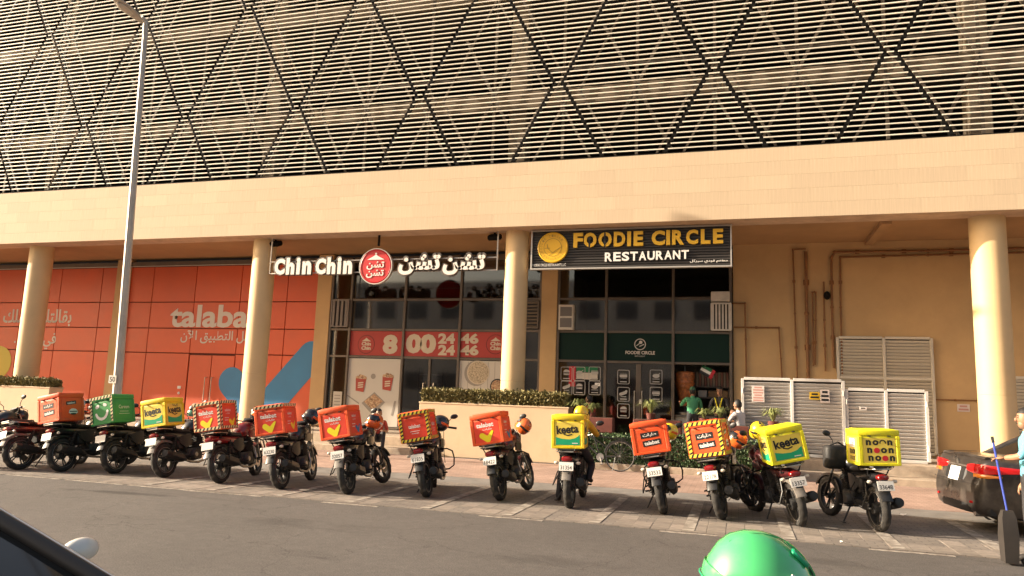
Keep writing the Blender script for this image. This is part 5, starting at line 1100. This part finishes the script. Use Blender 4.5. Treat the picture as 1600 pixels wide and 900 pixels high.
def person(label, P, M, shirt, trou, shoe=M_shoe, sleeve='short', hair=True, look=0, cap=None):
    root = bpy.data.objects.new('person', None); COL.objects.link(root); root.matrix_basis = M; tag(root, label, 'person')
    names = list(P); idx = {n: i for i, n in enumerate(names)}
    E = [('pel', 'chest'), ('chest', 'neck'), ('neck', 'head'), ('chest', 'lsh'), ('lsh', 'lel'), ('lel', 'lwr'), ('chest', 'rsh'), ('rsh', 'rel'), ('rel', 'rwr'), ('pel', 'lhip'), ('lhip', 'lkn'), ('lkn', 'lan'), ('lan', 'lto'), ('pel', 'rhip'), ('rhip', 'rkn'), ('rkn', 'ran'), ('ran', 'rto')]
    rad = dict(pel=(.155, .115), chest=(.165, .12), neck=(.056, .056), head=(.05, .05), sh=(.072, .07), el=(.047, .047), wr=(.030, .028), hip=(.098, .098), kn=(.066, .066), an=(.048, .048), to=(.036, .036))
    me = bpy.data.meshes.new('body'); me.from_pydata([P[n] for n in names], [(idx[a], idx[b]) for a, b in E], [])
    o = bpy.data.objects.new('body_rig', me); COL.objects.link(o)
    sk = o.modifiers.new('skin', 'SKIN'); sk.use_smooth_shade = True
    for n in names:
        v = me.skin_vertices[0].data[idx[n]]; v.radius = rad.get(n) or rad[n[1:]]; v.use_root = (n == 'pel')
    ss = o.modifiers.new('sub', 'SUBSURF'); ss.levels = 2
    dg = bpy.context.evaluated_depsgraph_get(); body = bpy.data.meshes.new_from_object(o.evaluated_get(dg)); bpy.data.objects.remove(o)
    V = [v.co.copy() for v in body.vertices]; F = [tuple(p.vertices) for p in body.polygons]
    lab = {('neck', 'head'): 0, ('chest', 'neck'): 1, ('pel', 'chest'): 1, ('chest', 'lsh'): 1, ('chest', 'rsh'): 1, ('lsh', 'lel'): 1, ('rsh', 'rel'): 1, ('lel', 'lwr'): 0 if sleeve == 'short' else 1, ('rel', 'rwr'): 0 if sleeve == 'short' else 1, ('lan', 'lto'): 3, ('ran', 'rto'): 3}
    mi = []
    for f in F:
        c = sum((V[i] for i in f), Vector()) / len(f); best = (9, 1)
        for a, b in E:
            A, B = P[a], P[b]; d = B - A; t = max(0, min(1, (c - A).dot(d) / d.length_squared)); q = (A + d * t - c).length
            if q < best[0]: best = (q, lab.get((a, b), 2))
        mi.append(best[1])
    # head with nose, ears, eyes and mouth, turned to where the person looks
    hd = MB(); hc = P['head']; HM = T(*hc) @ Rz(look)
    hd.ell((0, 0, .012), (.077, .094, .112), 18, 12, HM).ell((0, .028, -.055), (.055, .062, .062), 14, 8, HM).ell((0, .098, -.008), (.013, .02, .024), 8, 6, HM)
    for s in (-1, 1): hd.ell((s * .078, -.005, -.005), (.012, .024, .034), 8, 6, HM)
    nf = len(hd.f); ey = MB()
    for s in (-1, 1): ey.ell((s * .031, .085, .014), (.013, .010, .007), 8, 6, HM); ey.ell((s * .031, .087, .036), (.019, .008, .005), 8, 6, HM)
    ey.ell((0, .088, -.054), (.024, .008, .006), 8, 6, HM)
    # hands: palm, four unequal bent fingers and a thumb from the side of the palm
    hn = MB()
    for s, e, w in ((-1, 'lel', 'lwr'), (1, 'rel', 'rwr')):
        d = (P[w] - P[e]).normalized(); sd = d.cross(Vector((0, 0, 1))); sd = sd.normalized() if sd.length > .1 else Vector((1, 0, 0)); nn = sd.cross(d)
        B = Matrix((sd, d, nn)).transposed().to_4x4(); HMx = T(*P[w]) @ B
        hn.ell((0, .05, 0), (.040, .055, .017), 12, 8, HMx)
        for k, (x, l) in enumerate(((-.028, .062), (-.009, .074), (.010, .07), (.028, .055))): hn.tube([(x, .085, 0), (x * 1.1, .085 + l * .5, -.008), (x * 1.1, .085 + l * .8, -.03)], [.0095, .0085, .007], 7, HMx)
        hn.tube([(-s * .034, .03, 0), (-s * .058, .06, -.006), (-s * .055, .09, -.018)], [.011, .0095, .008], 7, HMx)
    off = len(V); V += [Vector(p) for p in hd.v]; F += [tuple(i + off for i in f) for f in hd.f]; mi += [0] * len(hd.f)
    off = len(V); V += [Vector(p) for p in ey.v]; F += [tuple(i + off for i in f) for f in ey.f]; mi += [4] * len(ey.f)
    off = len(V); V += [Vector(p) for p in hn.v]; F += [tuple(i + off for i in f) for f in hn.f]; mi += [0] * len(hn.f)
    bm = bpy.data.meshes.new('body'); bm.from_pydata(V, [], F); bm.update()
    for m in (M_skin, shirt, trou, shoe, M_hair): bm.materials.append(m)
    for p, i in zip(bm.polygons, mi): p.material_index = i; p.use_smooth = True
    bo = bpy.data.objects.new('body', bm); COL.objects.link(bo); bo.parent = root
    if hair: part('hair', patch(-180, 180, 24, 89, (.082, .100, .120), 20, 6, .006).add([], []), M_hair, root, 60, HM @ T(0, -.006, .014)); part('hair', patch(70, 290, -35, 26, (.081, .099, .118), 14, 5, .006), M_hair, root, 60, HM @ T(0, -.006, .012))
    if cap: part('cap', patch(-180, 180, 14, 89, (.084, .102, .122), 20, 6, .008), cap, root, 60, HM @ T(0, -.004, .014))
    return root
# cooks and guests at the restaurant
p = XZ(1082, 640, 21.2)
person('man in a green shirt and cap with his back turned, at the shawarma spit', stand(1.62, lel=(-.30, .18, 1.20), lwr=(-.30, .42, 1.28), rel=(.27, .12, 1.14), rwr=(.16, .36, 1.10)), T(p[0], 21.25, PL) @ Rz(R(12)), M_shg, M_trou, cap=mat('cap_green', (.05, .13, .07), .8), hair=True)
p = XZ(1125, 640, 20.9)
man = person('man in a black jacket with yellow bands facing the street', stand(1.64, lel=(-.26, .10, 1.13), lwr=(-.10, .26, 1.06), rel=(.26, .10, 1.13), rwr=(.08, .27, 1.02)), T(p[0], 20.9, PL) @ Rz(R(165)), M_shk, M_trou, sleeve='long')
part('reflective_band', MB().tube([(-.10, .125, 1.36), (-.03, .135, 1.1), (.05, .12, .95)], .018, 8).tube([(.10, .125, 1.36), (.03, .137, 1.1), (-.05, .12, .95)], .018, 8), M_hy, man, 50)
def stool(label, x, y, z, h=.44, grp='stools on the terrace'):
    t = thing('stool', label, 'stool', (x, y, z), 0, grp); part('seat', MB().cbox((0, 0, h - .02), (.34, .34, .04), .012), M_trough, t)
    for a in (-1, 1):
        for b in (-1, 1): part('leg', MB().tube([(a * .13, b * .13, h - .03), (a * .16, b * .16, 0)], .014, 8), M_dark, t)
p = XZ(1157, 650, 18.98)
person('person in a white shirt seated in front of the tall grey gate', sit(lel=(-.22, .20, .80), lwr=(-.05, .24, .98), rel=(.22, .2, .76), rwr=(.05, .36, .80)), T(p[0] + .02, 19.12, PL) @ Rz(R(60)), M_shw, M_trou)
stool('stool under the person in white', p[0] + .02, 19.12, PL)
p = XZ(925, 640, 20.0)
person('person in red seated by the restaurant window', sit(), T(p[0], 20.0, PL - .12 + .12) @ Rz(R(70)), M_shr, M_trou)
stool('stool under the person in red', p[0], 20.0, PL)
# man resting on the kerb behind the motorcycles
p = XZ(590, 660, 18.35)
person('man sitting on the kerb left of the long planter', {k: v - Vector((0, 0, .30)) for k, v in sit(lkn=(-.14, .36, .72), rkn=(.14, .38, .70), lan=(-.12, .46, .24), ran=(.13, .50, .24), lto=(-.13, .62, .185), rto=(.14, .66, .185), lwr=(-.13, .40, .76), rwr=(.13, .42, .74)).items()}, T(p[0] + .05, 18.28, .155) @ Rz(R(-150)), M_shr, M_trou, M_shoew)
# street cleaner at the right edge
p = gnd(1621, 884)
CL = T(p.x, p.y, .002) @ Rz(R(82))
person('street cleaner in a light blue shirt and dark trousers, at the right edge', stand(1.70, lel=(-.27, .13, 1.19), lwr=(-.12, .27, 1.16), rel=(.24, -.06, 1.12), rwr=(.25, .05, .88)), CL, M_shb, M_trou)
hw = CL @ Vector((-.07, .335, 1.14)); gp_ = CL @ Vector((-.12, .27, 0))
dp = thing('dustpan', 'long handled dark dustpan with a blue stick, held by the street cleaner', 'dustpan', (gp_.x, gp_.y, .022)); DI = T(-gp_.x, -gp_.y, -.022)
sq = ((-1, -1), (1, -1), (1, 1), (-1, 1))
part('bin', MB().loft([[(gp_.x + a * .065, gp_.y + b * .08, .024) for a, b in sq], [(gp_.x + a * .075, gp_.y + b * .10, .30) for a, b in sq], [(gp_.x + a * .07, gp_.y + b * .07, .50) for a, b in sq], [(gp_.x + a * .05, gp_.y + b * .04, .58) for a, b in sq]]), mat('dustpan_grey', (.022, .018, .016), .7, nscale=5, namt=.3), dp, 30, DI)
lo = Vector((gp_.x, gp_.y, .58)); tp = lo + (hw - lo) * 1.30
part('handle', MB().tube([lo, tp], .012, 8), mat('handle_blue', (.05, .08, .38), .4), dp, 40, DI); part('grip', MB().tube([tp, tp + (hw - lo) * .12], .016, 8), M_black, dp, 40, DI)
# ------------------------------------------------------------------ cars
M_cglass = mat('car_glass', (.012, .013, .013), .05, spec=.35)
M_ctrim = mat('car_trim', (.014, .014, .015), .5)
M_lampr = mat('tail_lamp_red', (.50, .010, .012), .12, coat=.8); M_lampa = mat('tail_lamp_amber', (.70, .22, .02), .15, coat=.8)
M_hub = mat('alloy_wheel', (.35, .34, .33), .35, metal=.8)
def hw_(x):    # half width in plan
    x = abs(x); return .905 - .05 * max(0, (x - 1.2)) ** 1.6 - .17 * max(0, (x - 2.0) / .37) ** 3
def sedan(label, M, paint, plate, rear=True, glass=M_cglass, frit=None):
    t = bpy.data.objects.new('parked_car', None); COL.objects.link(t); t.matrix_basis = M; tag(t, label, 'car')
    st = [(-2.37, .44, .62, .64), (-2.365, .36, .66, .68), (-2.35, .30, .70, .72), (-2.325, .27, .74, .77), (-2.31, .26, .80, .84), (-2.29, .255, .88, .93), (-2.27, .25, .95, 1.01), (-2.23, .245, .985, 1.05), (-2.1, .23, .985, 1.055), (-1.9, .22, .975, 1.055), (-1.6, .21, .965, 1.05), (-1.0, .20, .96, 1.03), (0, .20, .94, 1.0), (.9, .20, .92, .985), (1.2, .21, .90, .975), (1.7, .22, .84, .92), (2.1, .23, .74, .82), (2.27, .26, .66, .72), (2.34, .30, .58, .62), (2.37, .36, .50, .52)]
    secs = []
    for x, zb, zs, zt in st:
        w = hw_(x); zm = zb + (zs - zb) * .45
        half = [(0, zb), (.80 * w, zb), (.94 * w, zb + .05 * (zs - zb)), (.99 * w, zb + .2 * (zs - zb)), (w, zm), (.992 * w, zb + .72 * (zs - zb)), (.965 * w, zs - .02), (.93 * w, zs), (.86 * w, zs + (zt - zs) * .35), (.55 * w, zs + (zt - zs) * .9), (0, zt)]
        secs.append([(x, -y, z) for y, z in half] + [(x, y, z) for y, z in half[-2:0:-1]])
    part('body', MB().loft(secs), paint, t, 50)
    def rr(z, x0, x1, w, n=6):
        out = []
        for cx, cy, a in ((x1 - .12, w - .12, 0), (x0 + .12, w - .12, 90), (x0 + .12, -w + .12, 180), (x1 - .12, -w + .12, 270)):
            for k in range(n + 1): q = R(a + 90 * k / n); out.append((cx + .12 * math.cos(q), cy + .12 * math.sin(q), z))
        return out
    part('cabin_glass', MB().loft([rr(.955, -1.78, 1.14, .80), rr(1.10, -1.50, .80, .755), rr(1.25, -1.22, .46, .695), rr(1.385, -.95, .16, .63)]), glass, t, 50)
    part('roof', MB().loft([rr(1.382, -.97, .17, .638), rr(1.41, -.93, .10, .61), rr(1.432, -.78, -.05, .50), rr(1.44, -.55, -.25, .3)]), paint, t, 60)
    for s in (-1, 1):
        part('pillar', MB().tube([(1.10, s * .775, .965), (.78, s * .735, 1.10), (.44, s * .675, 1.25), (.12, s * .605, 1.395)], .026, 8), paint, t, 60)
        part('pillar', MB().tube([(-1.70, s * .76, .965), (-1.46, s * .725, 1.10), (-1.19, s * .665, 1.25), (-.90, s * .60, 1.395)], .045, 8), paint, t, 60)
        part('pillar', MB().tube([(-.30, s * .80, .96), (-.30, s * .70, 1.25), (-.32, s * .635, 1.39)], .022, 8), M_ctrim, t, 60)
        part('window_trim', MB().tube([(1.12, s * .815, .955), (0, s * .835, .965), (-1.7, s * .81, .97)], .012, 6), M_ctrim, t, 60)
        if frit: part('windscreen_border', MB().tube([(1.10, s * .735, .975), (.79, s * .695, 1.105), (.455, s * .635, 1.255), (.15, s * .57, 1.392)], .033, 8), M_ctrim, t, 60)
        mr = part('wing_mirror', MB().ell((.70, s * .985, 1.015), (.045, .080, .046), 14, 10), paint, t, 60); part('mirror_arm', MB().tube([(.74, s * .84, .955), (.71, s * .93, .985)], .025, 8), M_ctrim, mr)
        part('door_handle', MB().cbox((.1, s * .905, .80), (.2, .03, .03), .01), paint, t); part('door_handle', MB().cbox((-.85, s * .90, .81), (.2, .03, .03), .01), paint, t)
        part('sill', MB().cbox((0, s * .865, .2), (2.6, .06, .08), .02), M_ctrim, t)
        # lamps wrap round the corners
        for nm, path, m in (('tail_lamp', [(-2.305, .36, .04), (-2.305, .50, .058), (-2.305, .64, .066), (-2.29, .742, .066), (-2.235, .805, .06), (-2.08, .868, .048), (-1.80, .893, .03), (-1.50, .904, .008)], M_lampr), ('amber_lens', [(-2.315, .58, .024), (-2.30, .745, .026), (-2.235, .825, .024), (-2.10, .878, .012)], M_lampa)):
            zc = .875 if nm == 'tail_lamp' else .785; sc2 = []
            for x, y, h in path: sc2.append([(x + dx, s * (y + dy), zc + dz) for dx, dy, dz in ((-.022, .006, -h), (-.026, .014, 0), (-.016, .006, h), (.05, -.05, h), (.05, -.05, -h))])
            part(nm, MB().loft(sc2), m, t, 40)
        part('reflector', MB().cbox((-2.345, s * .62, .42), (.03, .17, .035), .008, rot=(0, 0, R(-28 * s))), M_lampr, t)
        part('headlamp', MB().ell((2.12, s * .66, .66), (.16, .15, .07), 14, 8, rot=(0, R(12), R(-25 * s))), M_hl, t, 60)
        for x in (-1.38, 1.40):
            w = link('wheel', MB().lathe([(.215, -.09), (.20, -.10), (.19, -.03), (.05, -.05), (0, -.05)], 32, 'Y').mesh('wheel', 40), M_hub, t, T(x, s * .80, .325) @ (Rz(math.pi) if s > 0 else Matrix.Identity(4)))
            link('tyre', MB().lathe([(.21, -.10), (.25, -.115), (.30, -.11), (.325, -.08), (.325, .08), (.30, .11), (.25, .115), (.21, .10)], 36, 'Y', closed=True).mesh('tyre', 40), M_tyre, w)
            part('wheel_arch', MB().lathe([(.345, -.03), (.375, -.03), (.375, .0), (.345, .0)], 40, 'Y', c=(x, s * .90 - (0 if s > 0 else -.03), .325), closed=True), M_ctrim, t)
    for s in (-1, 1): part('panel_gap', MB().tube([(-2.33, s * .66, .68), (-2.30, s * .70, .98), (-2.15, s * .72, 1.045), (-1.75, s * .72, 1.05)], .004, 5), M_ctrim, t)
    part('panel_gap', MB().tube([(-2.368, -.7, .665), (-2.372, 0, .67), (-2.368, .7, .665)], .005, 5), M_ctrim, t); part('boot_chrome', MB().tube([(-2.305, -.36, .885), (-2.31, 0, .89), (-2.305, .36, .885)], .012, 6), M_met, t)
    part('boot_lip', MB().loft([[(-2.275 + .06 * (y / .72) ** 2 + dx, y, 1.03 + dz - .02 * (y / .72) ** 2) for dx, dz in ((-.02, 0), (0, .035), (.06, .03), (.05, -.02))] for y in (-.72, -.45, 0, .45, .72)]), paint, t, 50)
    part('bumper_trim', MB().loft([[(-2.375 + .16 * (abs(y) / .80) ** 4 + dx, y, .33 + dz) for dx, dz in ((0, -.06), (-.02, 0), (0, .05), (.06, .05), (.06, -.06))] for y in (-.80, -.65, -.4, 0, .4, .65, .80)]), M_ctrim, t, 50)
    pr = part('plate_recess', MB().cbox((-2.315, 0, .765), (.06, .66, .20), .02, rot=(0, R(16), 0)), M_ctrim, t)
    pl = link('number_plate', MB().cbox((0, 0, 0), (.34, .008, .20), .003).mesh('number_plate', 35), M_plate, pr, T(-2.352, 0, .765) @ Rz(R(-90)) @ Rx(R(-16)))
    if plate: link('lettering', text_mesh(plate, .085, .015, 0, .27), M_ink, pl, T(0, -.006, -.02) @ FACE_F)
    part('exhaust_tip', MB().cyl((-2.34, -.58, .27), (-2.2, -.58, .27), .04, 14), M_met, t); part('rear_badge', MB().cyl((-2.305, 0, .93), (-2.27, 0, .93), .04, 16), M_met, t)
    return t
M_cblk = mat('car_paint_black', (.042, .035, .031), .3, metal=.3, coat=.5, nscale=2, namt=.2, dirt=((.14, .12, .10), 3, .48, .8))
M_cwht = mat('car_paint_white', (.72, .70, .66), .25, coat=.6)
sedan('dusty black saloon car parked beyond the last motorcycle', T(5.36, 12.78, 0) @ Rz(R(7)), M_cblk, None)
sedan('white car close to the camera, only its windscreen edge and mirror showing', T(-3.08, 1.33, 0), M_cwht, None, frit=True)
# ------------------------------------------------------------------ the row of motorcycles
BK = [  # rear wheel pixel, front wheel pixel x (None: heading), lean, paint, box, plate, label
 ((-62, 731), R(2), 11, M_bk, None, None, 'black motorcycle at the far left edge with no box in view'),
 ((30, 735), R(6), 11, M_dk, None, None, 'dark red motorcycle with no box, second from the left edge'),
 ((97, 738), R(0), 11, M_bk, 'old', None, 'motorcycle with an orange box bearing two black labels, leftmost box of the row'),
 ((180, 741), R(-2), 11, M_bk, 'green', None, 'motorcycle with the only green box, in front of the lamp post'),
 ((258, 747), R(-3), 11, M_bk, 'keeta', None, 'motorcycle with a yellow box between the green box and an orange one'),
 ((345, 756), R(-6), 11, M_rd, 'talh', None, 'red motorcycle with a striped orange box and yellow tick'),
 ((440, 765), R(-9), 11, M_bk, 'talt', '63230', 'motorcycle with an orange box with a striped top edge, in front of the second column'),
 ((545, 773), R(-9), 11, M_bk, 'tal', '32057', 'motorcycle with a plain edged orange box before the food poster'),
 ((668, 778), R(-10), 11, M_bk, 'talp', '61835', 'motorcycle with a striped plain orange box at the left end of the long planter'),
 ((783, 783), R(-1), 11, M_dk, 'tal2', '18422', 'motorcycle with an orange box and yellow tick before the middle of the planter wall'),
 ((890, 795), R(-3), 1.5, M_bk, 'keeta', '31354', 'motorcycle with a yellow box and a rider in yellow seated on it'),
 ((1038, 804), R(-1), 11, M_bk, 'old', '33533', 'motorcycle with a plain orange box and two black labels beside the bicycle'),
 ((1130, 813), R(9), 11, M_bk, 'oldh', '22178', 'motorcycle with an orange box edged in yellow and black tape'),
 ((1250, 823), R(-16), 11, M_dk, 'keeta2', '13357', 'motorcycle with a tilted lemon yellow box and green swoosh'),
 ((1375, 832), R(-14), 3, M_bk, 'noon', '33648', 'motorcycle with a lemon box lettered three times, nearest the dark car'),
]
bikes = []
for i, (rp, hd_, ln, paint, bx, plate, lab) in enumerate(BK):
    g = gnd(*rp); b = motorcycle(lab, g.x, g.y, hd_, R(ln), paint, plate, steer=[0, .35, -.2, .25, -.3, .2, .1, -.25, .3, -.15, 0, .2, -.35, .3, .25][i]); bikes.append(b)
    if bx:
        k = {'tal2': 'tal'}.get(bx, bx); delivery_box(b, k)
def on_bike(i, side, dz=0.0, dy=0.0, dx=0.0):
    return bikes[i].matrix_basis @ Vector((side * .27 + dx, .94 + dy, 1.12 + dz))
M_hor = mat('helmet_orange', (.80, .15, .03), .22, coat=.7); M_hyl = mat('helmet_yellow', (.80, .58, .02), .22, coat=.7); M_hbk = mat('helmet_black', (.02, .02, .022), .2, coat=.7)
M_hwh = mat('helmet_white', (.72, .66, .60), .25, coat=.6); M_hgr = mat('helmet_green', (.075, .50, .17), .18, coat=1.0, nscale=7, namt=.08, dirt=((.13, .42, .20), 11, .58, .8)); M_htl = mat('helmet_teal', (.16, .42, .32), .2, coat=.8)
for i, side, rot, c1, c2, lab, d in (
    (1, -1, (.2, 0, 2.9), M_hor, M_hwh, 'orange and white helmet on the second motorcycle from the left edge, left mirror', (0, 0, 0)),
    (1, 1, (.1, .1, 2.6), M_hwh, M_hor, 'white and orange helmet on the second motorcycle from the left edge, right mirror', (0, .03, 0)),
    (3, 1, (.3, 0, .6), M_hbk, M_hbk, 'black helmet behind the green box', (0, -.06, 0)),
    (4, 1, (.1, 0, 2.4), M_htl, M_hwh, 'pale green helmet showing above the yellow box next to the green one', (-.22, .05, 0)),
    (5, 1, (.4, .2, 1.2), M_hbk, M_hor, 'black helmet on the red motorcycle', (0, 0, 0)),
    (6, 1, (.5, .2, 2.2), M_hbk, M_hor, 'black and orange helmet between two orange boxes, in front of the second column', (0, 0, 0)),
    (7, 1, (.3, 0, 2.7), M_hor, M_hwh, 'orange and white helmet in front of the food poster', (0, -.03, 0)),
    (8, 1, (.3, .3, 2.0), M_hbk, M_hor, 'black helmet with an orange band at the left end of the planter wall', (-.1, 0, 0)),
    (9, 1, (.5, .5, 1.0), M_hor, M_hbk, 'orange helmet hanging against the middle of the planter wall', (.03, -.02, 0)),
    (11, 1, (.2, .2, 1.9), M_hyl, M_hor, 'yellow and orange helmet beside the plain orange box near the bicycle', (-.05, .02, 0)),
    (12, 1, (.5, .1, 1.4), M_hor, M_hbk, 'orange helmet with a dark visor right of the yellow and black taped box', (.0, -.06, 0)),
    (13, -1, (.2, 0, .3), M_hyl, M_hbk, 'yellow helmet just showing above the tilted lemon yellow box', (.25, .16, 0)),
    ):
    p = on_bike(i, side, d[1], d[2], d[0]); helmet(lab, p, rot, c1, c2)
tag(part('gear_bag', MB().cbox((0, 0, 0), (.30, .22, .34), .06, seg=2).tube([(-.1, -.1, .17), (0, -.13, .22), (.1, -.1, .17)], .012, 6), M_seat, None, 50, T(*(bikes[14].matrix_basis @ Vector((-.24, .78, .93)))) @ Rz(.3)), 'black bag hung at the handlebar of the motorcycle nearest the dark car', 'bag')
# rider on the yellow boxed motorcycle
RMx = bikes[10].matrix_basis.copy()
rd = person('rider in a yellow shirt and dark trousers sitting on a motorcycle', dict(pel=Vector((0, .42, .93)), chest=Vector((.02, .53, 1.15)), neck=Vector((.05, .66, 1.28)), head=Vector((.08, .73, 1.37)), lsh=Vector((-.16, .58, 1.24)), lel=Vector((-.30, .72, 1.05)), lwr=Vector((-.29, .90, 1.06)), rsh=Vector((.20, .60, 1.24)), rel=Vector((.33, .74, 1.05)), rwr=Vector((.30, .90, 1.06)),
   lhip=Vector((-.10, .45, .88)), lkn=Vector((-.24, .76, .58)), lan=Vector((-.27, .56, .10)), lto=Vector((-.29, .72, .035)), rhip=Vector((.10, .45, .88)), rkn=Vector((.24, .76, .60)), ran=Vector((.22, .50, .38)), rto=Vector((.25, .64, .345))), RMx, M_shy, M_trou, hair=False)
hm = RMx @ Vector((.08, .735, 1.39)); helmet('bright yellow helmet worn by the seated rider', hm, (-.15, 0, -.35), M_hyl, M_hbk, group='helmets worn by riders')
# green helmet close to the camera, hung on the mirror of a motorcycle standing below the picture
NB = motorcycle('motorcycle standing just below the picture under the green helmet', .05 - .965, 2.25 - .345, R(90), R(0), M_bk, None, group='motorcycles close to the camera')
d = ray(1187, 914); q = RM.transposed() @ d; p = EYE + d * (2.02 / q.z)
M_clear = mat('clear_visor', (.30, .50, .40), .1, coat=.8)
gh = helmet('glossy mint green helmet with a clear visor at the bottom edge of the picture', p, (R(-26), R(4), R(-82)), M_hgr, M_hgr, group='helmets close to the camera', scale=1.04, visor=M_clear)
for c_ in list(gh.children):
    if c_.name.startswith(('visor_pivot', 'chin_vent')): c_.material_slots[0].link = 'OBJECT'; c_.material_slots[0].material = M_hgr
for s_ in (-1, 1): part('top_vent', MB().cbox((s_ * .04, .045, .118), (.022, .055, .012), .004, rot=(R(-18), R(14 * s_), 0)), M_teal, gh, 40)
part('seam', MB().tube([(.1235 * math.sin(R(a)), .150 * math.cos(R(a)), -.045) for a in range(80, 281, 10)], .0018, 5), M_teal, gh, 40)
part('visor_rim', MB().tube([(.130 * math.cos(R(35)) * math.sin(R(a)), .160 * math.cos(R(35)) * math.cos(R(a)), .139 * math.sin(R(35))) for a in range(-78, 79, 12)], .003, 5), M_hwh, gh, 40)
